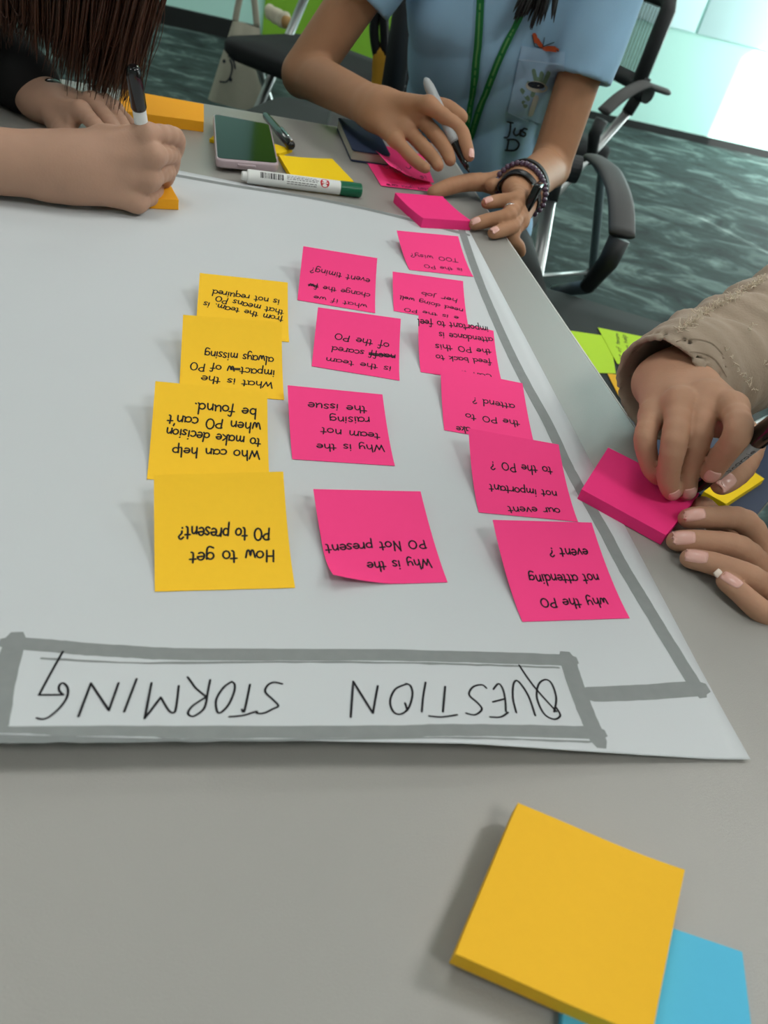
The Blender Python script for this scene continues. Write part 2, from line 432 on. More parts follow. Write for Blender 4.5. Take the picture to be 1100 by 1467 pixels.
# ------------------------------------------------------------------ signed-distance bodies + surface nets
class Field:
    def __init__(s, lo, hi, h):
        s.lo = np.array(lo, float); s.h = h
        s.n = np.ceil((np.array(hi, float) - s.lo) / h).astype(int) + 1
        s.F = np.full(s.n, 60.0, np.float32)
    def sub(s, lo, hi):
        a = np.clip(np.floor((lo - s.lo) / s.h).astype(int), 0, s.n - 1)
        b = np.clip(np.ceil((hi - s.lo) / s.h).astype(int) + 1, 1, s.n)
        if np.any(b <= a): return None, None
        sl = tuple(slice(i, j) for i, j in zip(a, b))
        ax = [s.lo[i] + s.h * np.arange(a[i], b[i]) for i in range(3)]
        return sl, ax
    @staticmethod
    def smin(a, b, k):
        if k <= 0: return np.minimum(a, b)
        h = np.maximum(k - np.abs(a - b), 0) / k
        return np.minimum(a, b) - h * h * k * 0.25
    def cap_d(s, ax, a, b, ra, rb, flat):
        X, Y, Z = np.meshgrid(*ax, indexing='ij', sparse=True)
        ba = b - a; L2 = ba @ ba + 1e-9
        px, py, pz = X - a[0], Y - a[1], Z - a[2]
        h = np.clip((px * ba[0] + py * ba[1] + pz * ba[2]) / L2, 0, 1)
        wx, wy, wz = px - h * ba[0], py - h * ba[1], pz - h * ba[2]
        q = wx * wx + wy * wy + wz * wz
        if flat is not None:
            n, k = flat; n = n / np.linalg.norm(n)
            wn = wx * n[0] + wy * n[1] + wz * n[2]
            q = q + (k * k - 1) * wn * wn
        return np.sqrt(np.maximum(q, 0)) - (ra + h * (rb - ra))
    def cap(s, a, b, ra, rb=None, k=6.0, flat=None, op='add'):
        a = np.asarray(a, float); b = np.asarray(b, float); rb = ra if rb is None else rb
        R = max(ra, rb) + 14 + k
        sl, ax = s.sub(np.minimum(a, b) - R, np.maximum(a, b) + R)
        if sl is None: return s
        d = s.cap_d(ax, a, b, ra, rb, flat).astype(np.float32)
        if op == 'add': s.F[sl] = s.smin(s.F[sl], d, k)
        else: s.F[sl] = np.maximum(s.F[sl], -d)
        return s
    def chain(s, P, R, k=4.0, flat=None):
        for i in range(len(P) - 1): s.cap(P[i], P[i + 1], R[i], R[i + 1], k, flat)
        return s
    def ball(s, c, r, k=6.0): return s.cap(c, np.asarray(c, float) + 0.01, r, r, k)
    def merge(s, other, k): s.F = s.smin(s.F, other.F, k); return s
    def displace(s, fn):
        ax = [s.lo[i] + s.h * np.arange(s.n[i]) for i in range(3)]
        X, Y, Z = np.meshgrid(*ax, indexing='ij', sparse=True)
        s.F = (s.F + fn(X, Y, Z)).astype(np.float32); return s
    def mesh(s):
        F = s.F; I = F < 0
        c = [I[i:I.shape[0] - 1 + i, j:I.shape[1] - 1 + j, k:I.shape[2] - 1 + k] for i in (0, 1) for j in (0, 1) for k in (0, 1)]
        al = c[0].copy(); an = c[0].copy()
        for q in c[1:]: al &= q; an |= q
        act = an & ~al
        idx = np.argwhere(act); vid = np.full(act.shape, -1, np.int64); vid[act] = np.arange(len(idx))
        acc = np.zeros((len(idx), 3)); cnt = np.zeros(len(idx))
        corners = [(i, j, k) for i in (0, 1) for j in (0, 1) for k in (0, 1)]
        vals = {q: F[idx[:, 0] + q[0], idx[:, 1] + q[1], idx[:, 2] + q[2]].astype(float) for q in corners}
        for q in corners:
            for axi in range(3):
                if q[axi] == 0:
                    r = list(q); r[axi] = 1; r = tuple(r)
                    va, vb = vals[q], vals[r]; m = (va < 0) != (vb < 0)
                    t = np.where(m, va / (va - vb + 1e-20), 0)
                    p = np.tile(np.array(q, float), (len(idx), 1)); p[:, axi] = t
                    acc[m] += p[m]; cnt[m] += 1
        V = s.lo + s.h * (idx + acc / np.maximum(cnt, 1)[:, None])
        Q = []
        for axi in range(3):
            o1, o2 = [(1, 2), (2, 0), (0, 1)][axi]
            a = I; sl0 = [slice(None)] * 3; sl1 = [slice(None)] * 3
            sl0[axi] = slice(0, -1); sl1[axi] = slice(1, None)
            d = a[tuple(sl0)] != a[tuple(sl1)]
            e = np.argwhere(d)
            ok = (e[:, o1] > 0) & (e[:, o2] > 0) & (e[:, o1] < act.shape[o1]) & (e[:, o2] < act.shape[o2])
            e = e[ok]
            ins = a[e[:, 0], e[:, 1], e[:, 2]]
            def g(d1, d2):
                f = e.copy(); f[:, o1] -= d1; f[:, o2] -= d2
                return vid[f[:, 0], f[:, 1], f[:, 2]]
            q = np.stack([g(1, 1), g(0, 1), g(0, 0), g(1, 0)], 1)
            q[~ins] = q[~ins][:, ::-1]
            Q.append(q)
        Q = np.concatenate(Q); Q = Q[(Q >= 0).all(1)]
        return V, Q
def bounds(P, pad):
    P = np.array(P, float); return P.min(0) - pad, P.max(0) + pad

FR = dict(index=(9.2, 8.5, 7.5, 6.3), middle=(9.4, 8.7, 7.6, 6.4), ring=(9.0, 8.3, 7.2, 6.1), little=(8.0, 7.2, 6.4, 5.5), thumb=(12.5, 10.4, 9.6, 7.8))
def hand(joints, wrist, elbow, scale=1.0, wr=(25, 17), er=36, h=1.6, extra=(), cut=None, palm_k=9.0, normal=None):
    """joints: finger -> 4 points from knuckle to tip (mm). returns V, Q of arm + hand as one surface"""
    allp = [wrist, elbow] + [p for f in joints.values() for p in f] + [p for e in extra for p in e[:2]]
    lo, hi = bounds(allp, 55)
    base = Field(lo, hi, h)
    w0 = np.asarray(wrist, float)
    kn = [joints[f][0] for f in ('index', 'middle', 'ring', 'little')]
    c = np.mean(kn, 0)
    if normal is None:
        normal = np.cross(kn[0] - kn[3], c - w0)
    normal = normal / np.linalg.norm(normal)
    ax = c - w0; ax /= np.linalg.norm(ax); side = np.cross(normal, ax)
    fl = (normal, wr[0] / wr[1])
    base.cap(elbow, w0, er * 1.0, wr[0] + 1, 14, (normal, 1.22))
    base.cap(w0 - ax * 12, w0 + ax * 14, wr[0] * 1.02, wr[0] * 1.02, 14, fl)
    sgn = 1 if (kn[0] - kn[3]) @ side > 0 else -1
    offs = [0.55, 0.2, -0.2, -0.55]
    for p, o in zip(kn, offs):
        s0 = w0 + side * sgn * o * wr[0] * 0.9 + ax * 4
        base.cap(s0, p, 13.5 * scale, 8.6 * scale, 12)
    base.cap(w0 + ax * 12, joints['thumb'][0], 15 * scale, 13 * scale, 12)
    base.cap(joints['thumb'][0], (joints['index'][0] + joints['thumb'][1]) / 2 - normal * 0, 10 * scale, 7 * scale, 12)
    for (a, b, ra, rb) in extra: base.cap(a, b, ra, rb, 10)
    tot = None
    for f in ('index', 'middle', 'ring', 'little', 'thumb'):
        fl_ = Field(lo, hi, h)
        R = [r * scale for r in FR[f]]
        P = [np.asarray(p, float) for p in joints[f]]
        Pc = catmull(P, 4); ts = np.linspace(0, 3, len(Pc)); Rc = np.interp(ts, [0, .5, 1, 1.5, 2, 2.5, 3], [R[0], R[0] * .5 + R[1] * .47, R[1], R[1] * .48 + R[2] * .5, R[2], R[2] * .5 + R[3] * .5, R[3]])
        fl_.chain(Pc, Rc, 2.0)
        fl_.merge(base, palm_k)
        tot = fl_ if tot is None else tot.merge(fl_, 0.9)
    return tot.mesh()

def fmesh(name, V, Q, m, parent=None):
    return link(name, [w(p) for p in V], Q, m, parent, True)
def join_vq(parts):
    V = [];Q = [];n = 0
    for v, q in parts:
        V.append(v); Q.append(np.asarray(q) + n); n += len(v)
    return np.concatenate(V), np.concatenate(Q)

def chain_from(spec):
    """spec list of joints from the first fixed one: (u,v,'z',h) | (u,v,'y',y) | (u,v,'d',Z) | (u,v,L,sign)"""
    out = []
    for sp in spec:
        u, v, a, b = sp
        if a == 'z': P = atz(u, v, b)
        elif a == 'y': P = aty(u, v, b)
        elif a == 'd': P = atd(u, v, b)
        else: P = onlen(u, v, out[-1], a, b)
        out.append(P)
    return out

# =================================================================== THE ROOM
def struct(name, mb, m, bevel=0.0):
    o = mb.build(name, m, bevel=bevel); o['kind'] = 'structure'; return o
RZ = Matrix.Rotation(RY, 3, 'Z')
def rbox(mb, a0, a1, b0, b1, z0, z1):      # box in room coordinates (mm, mm, m)
    c = room((a0 + a1) / 2, (b0 + b1) / 2, (z0 + z1) / 2)
    return mb.box(c, (a1 - a0) / 1000, (b1 - b0) / 1000, z1 - z0, RZ)
struct('floor', rbox(MB(), WALL_L - 200, WALL_R + 200, WALL_F - 200, WALL_B + 200, -0.1, 0.0), MT['carpet'])
struct('ceiling', rbox(MB(), WALL_L - 200, WALL_R + 200, WALL_F - 200, WALL_B + 200, CEIL, CEIL + 0.1), MT['ceiling'])
struct('wall_back', rbox(MB(), WALL_L - 200, WALL_R + 200, WALL_B, WALL_B + 120, 0, CEIL), MT['mint'])
struct('wall_left', rbox(MB(), WALL_L - 120, WALL_L, WALL_F, WALL_B, 0, CEIL), MT['wall_plain'])
struct('wall_front', rbox(MB(), WALL_L - 120, WALL_R + 120, WALL_F - 120, WALL_F, 0, CEIL), MT['wall_plain'])
W1 = (4607, 5560, 0.05, 1.631); W2 = (300, 2700, 0.9, 2.35)
mb = MB()
for b0, b1, z0, z1 in [(WALL_F, W2[0], 0, CEIL), (W2[1], W1[0], 0, CEIL), (W1[1], WALL_B, 0, CEIL),
                       (W2[0], W2[1], 0, W2[2]), (W2[0], W2[1], W2[3], CEIL), (W1[0], W1[1], 0, W1[2]), (W1[0], W1[1], W1[3], CEIL)]:
    rbox(mb, WALL_R, WALL_R + 120, b0, b1, z0, z1)
struct('wall_right', mb, MT['wall_plain'])
def window(name, Wd):
    mb = MB(); t = 40
    rbox(mb, WALL_R + 30, WALL_R + 90, Wd[0], Wd[0] + t, Wd[2], Wd[3]); rbox(mb, WALL_R + 30, WALL_R + 90, Wd[1] - t, Wd[1], Wd[2], Wd[3])
    rbox(mb, WALL_R + 30, WALL_R + 90, Wd[0] + t, Wd[1] - t, Wd[2], Wd[2] + t / 1000); rbox(mb, WALL_R + 30, WALL_R + 90, Wd[0] + t, Wd[1] - t, Wd[3] - t / 1000, Wd[3])
    return struct(name, mb, MT['frame'])
window('window_1', W1)
window('window_2_added', W2)  # unseen window, added for more daylight from the right
# unseen blind added over the second window to block the sun
o4 = [(W2[0] - 20, W2[2] - .02), (W2[1] + 20, W2[2] - .02), (W2[1] + 20, W2[3] + .02), (W2[0] - 20, W2[3] + .02)]
i4 = [(2100, 1.40), (2145, 1.365), (2352, 1.632), (2307, 1.667)]        # slit added so the sun throws a thin streak on the carpet
V = [room(WALL_R + d, bb_, zz) for d in (95, 99) for bb_, zz in o4 + i4]
F = []
for k in range(4):
    k2 = (k + 1) % 4
    F += [(k, k2, 4 + k2, 4 + k), (8 + k, 12 + k, 12 + k2, 8 + k2), (k, 8 + k, 8 + k2, k2), (4 + k, 4 + k2, 12 + k2, 12 + k)]
bl = MB().add(V, F).build('added_sun_blind', MT['wall_plain'])
tag(bl, 'pale added blind blocking sun at the unseen side window, slit for a floor streak', 'blind')
# skirting strip and the wall panels on the back wall
struct('baseboard_back', rbox(MB(), WALL_L, WALL_R, WALL_B - 14, WALL_B, 0, 0.045), MT['skirting'])
mb = MB()
rbox(mb, WALL_L, -420, WALL_B - 30, WALL_B, 0.0, 0.10)
struct('trim_1', mb, MT['skirting'])
# green painted part of the back wall (between the two mint parts) and the pale panels above
struct('trim_2', rbox(MB(), -400, 700, WALL_B - 22, WALL_B - 0.5, 0.0, CEIL - 0.02), MT['green_wall'])
pa = [(1180, 2265), (2283, 3350)]
for i, (a0, a1) in enumerate(pa):
    struct('trim_%d' % (i + 3), rbox(MB(), a0, a1, WALL_B - 12, WALL_B - 0.5, 0.597, CEIL - 0.05), MT['panel'], bevel=0.003)
# ceiling lamps (above the frame)
for (a, b, e) in CEILING_LAMPS:
    p = room(a, b, CEIL)
    L = thing('ceiling_light', 'square flush ceiling light panel', 'ceiling light', p, group='ceiling light panels')
    fr = MB()
    for dx, dy, sx, sy in [(-.31, 0, .02, .64), (.31, 0, .02, .64), (0, -.31, .6, .02), (0, .31, .6, .02)]:
        fr.box(p + Vector((dx, dy, -.012)), sx, sy, .024)
    fr.build('frame', MT['white_plastic'], L)
    MB().box(p + Vector((0, 0, -.006)), .6, .6, .008).build('diffuser', MT['lamp'], L)
    area_light('ceiling_light_glow', p + Vector((0, 0, -.03)), p + Vector((0, 0, -2)), .58, .58, e, (1.0, 0.985, 0.95))

# =================================================================== TABLE
TD1 = np.array([0.9455, 0.3256, 0]); TD2 = np.array([-0.3256, 0.9455, 0])       # along the far edge, along the right edge
TC = np.array([-57.0, 1305.0, 0])
def tab(a, b, z=0): return TC - TD1 * a - TD2 * b + np.array([0, 0, z])          # a mm left of, b mm towards the camera from the far right corner
table = thing('meeting_table', 'grey laminate meeting table under the big paper chart', 'table', w(tab(700, 800, -740)))
mb = MB()
def tprism(mb, a0, a1, b0, b1, z0, z1):
    V = [w(tab(a, b, z)) for z in (z0, z1) for a, b in ((a0, b0), (a1, b0), (a1, b1), (a0, b1))]
    return mb.add(V, [(0, 1, 2, 3), (7, 6, 5, 4), (0, 4, 5, 1), (1, 5, 6, 2), (2, 6, 7, 3), (3, 7, 4, 0)])
tprism(mb, 2, 1498, 2, 1698, -25, 0); mb.build('tabletop', MT['table'], table, bevel=0.0012)
mb = MB()
tprism(mb, 0, 1500, 0, 1.6, -25, -0.4); tprism(mb, 0, 1500, 1698.4, 1700, -25, -0.4); tprism(mb, 0, 1.6, 1.6, 1698.4, -25, -0.4); tprism(mb, 1498.4, 1500, 1.6, 1698.4, -25, -0.4)
mb.build('edge_band', MT['edge'], table)
for a in (160, 1340):
    for b in (120, 1580):
        P = tab(a, b, 0)
        MB().tube([w(P + [0, 0, -26]), w(P + [0, 0, -740])], 0.028, 20).build('leg', MT['silver'], table, smooth=False)

# =================================================================== PAPER CHART
PB = np.array([222.4, 273.3]); PT = np.array([9.7, 961.5]); PD = np.array([-0.9605, -0.2787])       # right corners, direction of the bottom edge
def paper_z(x, y):
    p = np.array([x, y]); q = p - PB
    d = abs(q[0] * -PD[1] + q[1] * PD[0])            # distance from the bottom edge
    s = q @ PD                                       # distance along it from the right corner
    lift = 2.0 + 12.5 * min(max(s - 20, 0) / 140, 1) - 1.5 * math.sin(max(s, 0) / 90)
    if s > 240: lift -= min((s - 240) / 60, 1) * 1.0
    z = 0.35 + lift * max(1 - d / 80, 0) ** 2
    return z + 0.25 * (1 + math.sin(x / 46 + y / 90) * math.cos(y / 61))
def atp(u, v, dz=0.0):             # pixel -> point on the paper surface
    z = 1.0
    for _ in range(12):
        P = atz(u, v, z + dz); z = paper_z(P[0], P[1])
    return atz(u, v, z + dz)
PBm = atp(1075, 1088)[:2]
PB = PBm
left_b = PB + PD * 760; 
left_t = PT + np.array([-0.983, -0.181]) * 700
nu, nv = 60, 90
V = [];F = []
for i in range(nu + 1):
    for j in range(nv + 1):
        a = i / nu; b = (j / nv) ** 1.35
        p = (PB * (1 - b) + PT * b) * (1 - a) + (left_b * (1 - b) + left_t * b) * a
        V.append((p[0], p[1], paper_z(p[0], p[1])))
N = len(V); V += [(x, y, z - 0.22) for x, y, z in V]
for i in range(nu):
    for j in range(nv):
        q = (i * (nv + 1) + j, (i + 1) * (nv + 1) + j, (i + 1) * (nv + 1) + j + 1, i * (nv + 1) + j + 1)
        F.append(q[::-1]); F.append(tuple(x + N for x in q))
bd = [i * (nv + 1) for i in range(nu + 1)] + [nu * (nv + 1) + j for j in range(1, nv + 1)] + [i * (nv + 1) + nv for i in range(nu - 1, -1, -1)] + [j for j in range(nv - 1, 0, -1)]
for k in range(len(bd)):
    a, b = bd[k], bd[(k + 1) % len(bd)]; F.append((a, b, b + N, a + N))
chart = link('paper_chart', [w(p) for p in V], F, MT['paper'], None, True)
tag(chart, 'large white paper chart headed question storming, laid across the grey table', 'paper chart')

def paper_ink(name, strokes_px, wd, m, dz, parent=None, wob=0.0):
    """strokes in pixels laid onto the paper, width in mm"""
    V = [];F = []
    for S in strokes_px:
        P = [atp(u, v)[:2] for u, v in S]
        L, R = ribbon2d(P, wd); n = len(V)
        for i, (a, b) in enumerate(zip(L, R)):
            j = RNG.normal(0, wob, 4) if wob else np.zeros(4)
            a = a + j[:2]; b = b + j[2:]
            k = 5
            for q in range(k):
                c = a + (b - a) * q / (k - 1); V.append(w((c[0], c[1], paper_z(c[0], c[1]) + dz)))
        for i in range(len(L) - 1):
            for q in range(k - 1):
                F.append((n + i * k + q, n + i * k + q + 1, n + (i + 1) * k + q + 1, n + (i + 1) * k + q))
    o = link(name, V, F, m, chart if parent is None else parent)
    bm = bmesh.new(); bm.from_mesh(o.data); bmesh.ops.recalc_face_normals(bm, faces=bm.faces)
    bm.to_mesh(o.data); bm.free(); return o
def dense(S, n=8): return catmull(S, n)
for _s in ([(12, 921), (70, 925), (125, 930), (190, 934), (250, 937), (400, 938), (550, 938.5), (700, 942), (818, 946)],
           [(-40, 1048), (0, 1050), (200, 1049), (350, 1049), (550, 1048), (640, 1046), (750, 1047), (858, 1050)]):
    paper_ink('marker_frame', [dense(_s)], 8.3, MT['marker_grey'], 0.10, wob=0.12)
for _s in ([(812, 943), (826, 985), (840, 1022), (857, 1061)], [(22, 916), (6, 975), (-6, 1040)]):
    paper_ink('marker_frame', [dense(_s)], 10.0, MT['marker_grey'], 0.14, wob=0.12)
paper_ink('marker_border', [dense([(846, 995), (900, 993), (950, 990), (1003, 986)], 6)], 10.5, MT['marker_grey'], 0.10, wob=0.12)
paper_ink('marker_border', [dense([(1001, 990), (957, 919), (925, 866), (893, 813), (866, 762), (833, 704), (810, 661), (784, 605), (740, 524), (707, 452), (684, 396), (660, 326)])], 9.4, MT['marker_grey'], 0.12, wob=0.12)
paper_ink('marker_border', [dense([(200, 243), (245, 250), (340, 267), (431, 281), (522, 299), (600, 318), (668, 336)])], 9.0, MT['marker_grey'], 0.10, wob=0.12)
for _s in ([(60, 943), (190, 949.5), (400, 948.5), (560, 949.5), (700, 953), (800, 957)], [(0, 1062), (200, 1061), (400, 1060), (640, 1057), (760, 1060), (846, 1063)]):
    paper_ink('marker_frame', [dense(_s)], 1.3, MT['marker_grey'], 0.10, wob=0.15)
T = [
 [(793.5, 1020), (796.6, 1000.5), (790.2, 979.8), (780.7, 974), (771, 981.4), (769, 1000.5), (779, 1022.7), (793.4, 1030.7), (802.3, 1025.3), (796.6, 1014)],
 [(743.5, 953.4), (756, 972), (770, 990), (796.6, 1019.5)],
 [(739.3, 1021), (734.5, 1000.5), (735.5, 979.8), (742.5, 976.6), (756.8, 997.3), (766.4, 1025.3)],
 [(706.5, 987.7), (713.9, 979.8), (720.2, 987.7), (723.4, 1003), (724.4, 1019.5)], [(727.5, 1021), (717, 1027.5), (702, 1027.5)], [(706, 1005.9), (723.4, 1001.4)],
 [(696.4, 986), (690, 981.4), (677.3, 984.5), (671.9, 995.7), (683.6, 1006.8), (690, 1016.4), (680.5, 1024.3), (667.7, 1022)],
 [(637.5, 984), (634.3, 1020)], [(614.6, 1026), (632.7, 1027.5), (654.4, 1024.3)],
 [(609.5, 978), (606, 998), (604, 1020)],
 [(583, 980), (566, 987.7), (558.6, 1005), (563.4, 1020), (573.9, 1023.4), (585, 1014.8), (590.7, 995.7), (588, 983), (581.2, 979.8)], [(580, 1007.5), (583.4, 1018)],
 [(502.3, 1027.5), (506, 976.6)], [(506, 976.6), (534, 1022)], [(534, 1022), (541, 983)],
 [(404, 980), (392.4, 977.8), (383.4, 982), (380, 991.7), (390.7, 1002.4), (398.6, 1011.4), (390.7, 1016), (377.6, 1022), (367.8, 1022), (367, 1019.5), (348.2, 1025.3), (328.5, 1027.2)],
 [(358, 981), (350, 1018.7), (346.5, 1016.8)],
 [(331.8, 977), (320.4, 985), (309.7, 1002.4), (310.5, 1018), (315.5, 1021.5), (326.9, 1010.5), (335, 992.5), (336, 981), (331.8, 977)],
 [(301, 974.5), (297.5, 992), (294.2, 1010.5), (288.5, 1019.5), (276.2, 1026.6), (269.3, 1022), (276.2, 1011.4), (295, 999)], [(295, 998), (281, 986.8), (273.7, 977), (268.8, 970.5)],
 [(217, 978.8), (207.3, 1029.5)], [(207.3, 1029.5), (230.2, 999.4)], [(230.2, 999.4), (242, 1018.5), (249.4, 1021), (252.5, 1012), (256, 983)],
 [(195.7, 973), (177.8, 1020)],
 [(112.4, 1026.8), (130.3, 979.3)], [(130.3, 979.3), (156, 1018)], [(156, 1018), (169.8, 978.8)],
 [(90, 934), (72, 966), (56, 996)], [(56, 996), (90.5, 995.6)], [(90.5, 995.6), (85, 990), (85, 982.5), (90.5, 979), (97, 986), (96, 999), (86, 1014), (71, 1027), (61, 1030.5), (53, 1029)]]
_k = 0
for _n in (2, 1, 3, 1, 2, 1, 2, 3, 1, 1, 1, 2, 3, 1, 3, 3):     # strokes per letter, Q U E S T I O N S T O R M I N G
    paper_ink('letter', [catmull(s, 5) for s in T[_k:_k + _n]], 1.15, MT['ink'], 0.22); _k += _n

# =================================================================== STICKY NOTES
def solve_st(surf, u, v):
    s = np.array([0.5, 0.5]); tgt = np.array([u, v])
    for _ in range(25):
        r = proj(surf(*s)) - tgt
        e = 1e-4
        J = np.stack([(proj(surf(s[0] + e, s[1])) - tgt - r) / e, (proj(surf(s[0], s[1] + e)) - tgt - r) / e], 1)
        s = s - np.linalg.solve(J, r)
        if np.abs(r).max() < 1e-3: break
    return s
def sheet(name, surf, size, m, lines, label, group, xh=4.2, wd=0.85, n=12, cat='sticky note', ink=None):
    V = [w(surf(i / n, j / n)) for i in range(n + 1) for j in range(n + 1)]
    N = len(V)
    V += [w(surf(i / n, j / n) - np.array([0, 0, 0.13])) for i in range(n + 1) for j in range(n + 1)]
    F = []
    for i in range(n):
        for j in range(n):
            q = (i * (n + 1) + j, (i + 1) * (n + 1) + j, (i + 1) * (n + 1) + j + 1, i * (n + 1) + j + 1)
            F.append(q); F.append(tuple(x + N for x in q[::-1]))
    bd = [i * (n + 1) for i in range(n + 1)] + [n * (n + 1) + j for j in range(1, n + 1)] + [i * (n + 1) + n for i in range(n - 1, -1, -1)] + [j for j in range(n - 1, 0, -1)]
    for k in range(len(bd)):
        a, b = bd[k], bd[(k + 1) % len(bd)]; F.append((b, a, a + N, b + N))
    o = link(name, V, F, m, None, True)
    o.data.set_sharp_from_angle(angle=math.radians(50))
    tag(o, label, cat, group)
    S = []
    sz = np.array(size, float)
    for L in lines:
        txt, p0, p1 = L[:3]; x = L[3] if len(L) > 3 else xh
        a = solve_st(surf, *p0) * sz; b = solve_st(surf, *p1) * sz
        S += text_strokes(txt, a, b, x)
        if len(L) > 4:                         # crossed-out stretch
            f0, f1 = L[4]; up = np.array([-(b - a)[1], (b - a)[0]]) / np.linalg.norm(b - a)
            S += [[a + (b - a) * f0 + up * x * k, a + (b - a) * f1 + up * x * (k + .1)] for k in (.3, .6)]
    if S:
        def f(q):
            s, t = q / sz; e = 1e-3
            P = surf(s, t); nn = np.cross(surf(s + e, t) - P, surf(s, t + e) - P); nn /= np.linalg.norm(nn)
            if nn[2] < 0: nn = -nn
            return w(P + nn * 0.18)
        V2, F2 = ribbons_to_mesh(S, f, wd)
        h = link('handwriting', V2, F2, ink or MT['ink'], o)
        bm = bmesh.new(); bm.from_mesh(h.data); bmesh.ops.recalc_face_normals(bm, faces=bm.faces); bm.to_mesh(h.data); bm.free()
    return o
def note(key, x, y, th, l1, l2, size, col, lines, label, corner=0.0, xh=4.2, wd=0.85, order=0, ext=0.0):
    c, s_ = math.cos(math.radians(th)), math.sin(math.radians(th))
    A = np.array([c, s_]); B = np.array([-s_, c])
    e = math.sqrt(max(1 - (0.6 * max(l1, l2) / size) ** 2, .1))
    def surf(s, t):
        p = np.array([x, y]) + A * s * size + B * (t * size * e - ext * (1 - t))
        l = l1 * 0 + (l2 * s + l1 * (1 - s))
        z = paper_z(p[0], p[1]) + 0.5 + order * 0.15 + l * max(t, 0) ** 1.7 + corner * max(1 - (max(s, 0) / .55 + max(t, 0) / .35), 0) ** 1.5
        return np.array([p[0], p[1], z])
    g = 'yellow sticky notes on the chart' if col == 'yellow' else 'pink sticky notes on the chart'
    return sheet('sticky_note', surf, (size, size), MT[col], lines, label, g, xh, wd * 1.18)
PS_, YS_ = 72.4, 76.2
note('Y1', -107.8, 278.4, 22.6, 19.6, 24.1, YS_, 'yellow', [('How to get', (393.5, 788.6), (272, 791), 5.0), ('PO to present?', (387, 758), (256, 755), 5.0)], 'yellow sticky note reading how to get PO to present, lowest of its column', wd=1.0)
note('Y2', -150.0, 371.3, 18.6, 19.4, 18.9, YS_, 'yellow', [('Who can help', (372, 646), (246, 641)), ('to make decision', (374, 629), (238, 613)), ('when PO can\'t', (374, 607), (241, 595)), ('be found.', (368, 586), (278, 577))], ext=7.0, label='yellow sticky note reading who can help to make decision when PO can\'t be found', xh=4.4, wd=0.95)
note('Y3', -165.7, 466.5, 18.9, 21.9, 24.3, YS_, 'yellow', [('What is the', (392, 549), (288, 538)), ('impact w of PO', (394, 531), (272, 519.5), 4.4, (.42, .52)), ('always missing', (392, 512), (293, 502))], 'yellow sticky note reading what is the impact of PO always missing', xh=4.4, wd=0.9)
note('Y4', -185.4, 554.5, 17.5, 15.8, 17.4, YS_, 'yellow', [('from the team. is', (406, 455), (292, 432)), ('that means PO', (407, 445), (309, 424)), ('is not required', (401, 430), (304.5, 415))], 'yellow sticky note reading that means PO is not required, farthest of its column', xh=4.2, wd=0.9)
note('P1', 95.0, 328.6, 21.7, 15.6, 13.9, PS_, 'pink', [('why the PO', (869, 858), (771, 858)), ('not attending', (856, 823), (756, 824)), ('event ?', (841, 787), (785, 785))], 'pink sticky note reading why the PO not attending event, nearest the grey box lines', xh=4.2, wd=0.9)
note('P2', 62.0, 419.5, 14.8, 19.3, 14.4, PS_, 'pink', [('our event', (801, 728), (726, 726)), ('not important', (797, 704.6), (700, 694)), ('to the PO ?', (790, 670), (701, 661))], 'pink sticky note reading our event not important to the PO', wd=0.85)
note('P3', 26.6, 517.9, 9.8, 8.5, 6.5, PS_, 'pink', [('ake', (673, 612), (652, 611)), ('the PO to', (743.6, 603.5), (666, 592.6)), ('attend ?', (737, 579.5), (676, 569.7))], ext=10.0, label='pink sticky note reading the PO to attend, its lower lines covered', wd=0.85)
note('P4', -0.5, 586.5, 12.9, 19.8, 13.0, PS_, 'pink', [('Can we', (704, 537), (650, 530)), ('feed back to', (703, 516), (623.6, 508.5)), ('the PO this', (703, 501), (622.5, 493)), ('attendance is', (705.5, 484.5), (628, 476)), ('important to feel', (699, 469), (597.5, 457))], 'pink sticky note with five written lines, starting can we feed back', xh=4.0, wd=0.85)
note('P5', -39.9, 686.6, 11.2, 7.2, 10.9, PS_, 'pink', [('e is the PO', (657, 454), (578, 441)), ('need doing well', (663.6, 443), (572.7, 423.6)), ('her job', (655.7, 429), (603, 418))], 'pink sticky note reading is the PO need doing well her job', xh=4.0, wd=0.85)
note('P6', -39.5, 790.4, 22.0, 12.5, 14.3, PS_, 'pink', [('is the PO', (662, 385), (605.6, 379)), ('TOO wisy?', (655.7, 371), (586, 363))], 'pink sticky note overlapping the grey border line, nearest the far thick pink pad', wd=0.8)
note('M1', -18.7, 316.6, 23.0, 12.0, 10.9, PS_, 'pink', [('Why is the', (616, 801), (524, 806)), ('PO Not present', (608, 774), (465, 781))], 'pink sticky note reading why is the PO not present, its lower corner curling up', corner=9.0, wd=0.9)
note('M2', -69.5, 423.2, 18.8, 13.1, 12.2, PS_, 'pink', [('Why is the', (550, 638), (452, 636)), ('team not', (544, 621.6), (460, 613)), ('raising', (529.5, 598), (471, 597)), ('the issue', (525, 582.5), (440, 576.6))], 'pink sticky note reading why is the team not raising the issue', wd=0.85)
note('M3', -86.4, 549.0, 11.2, 16.6, 19.6, PS_, 'pink', [('is the team', (561, 526), (466, 512)), ('naeff scared', (567, 509), (475, 496), 4.2, (.02, .42)), ('of the PO', (558, 492), (479, 477.6))], 'pink sticky note reading is the team scared of the PO, one word crossed out', wd=0.85)
note('M4', -126.0, 656.6, 12.2, 22.1, 23.1, PS_, 'pink', [('what if we', (526, 437), (449, 423.6)), ('change the fw', (530.5, 421), (442, 406), 4.0, (.85, 1.0)), ('event timing?', (530.5, 400), (445, 383))], 'pink sticky note reading what if we change the event timing', wd=0.8, xh=4.0)

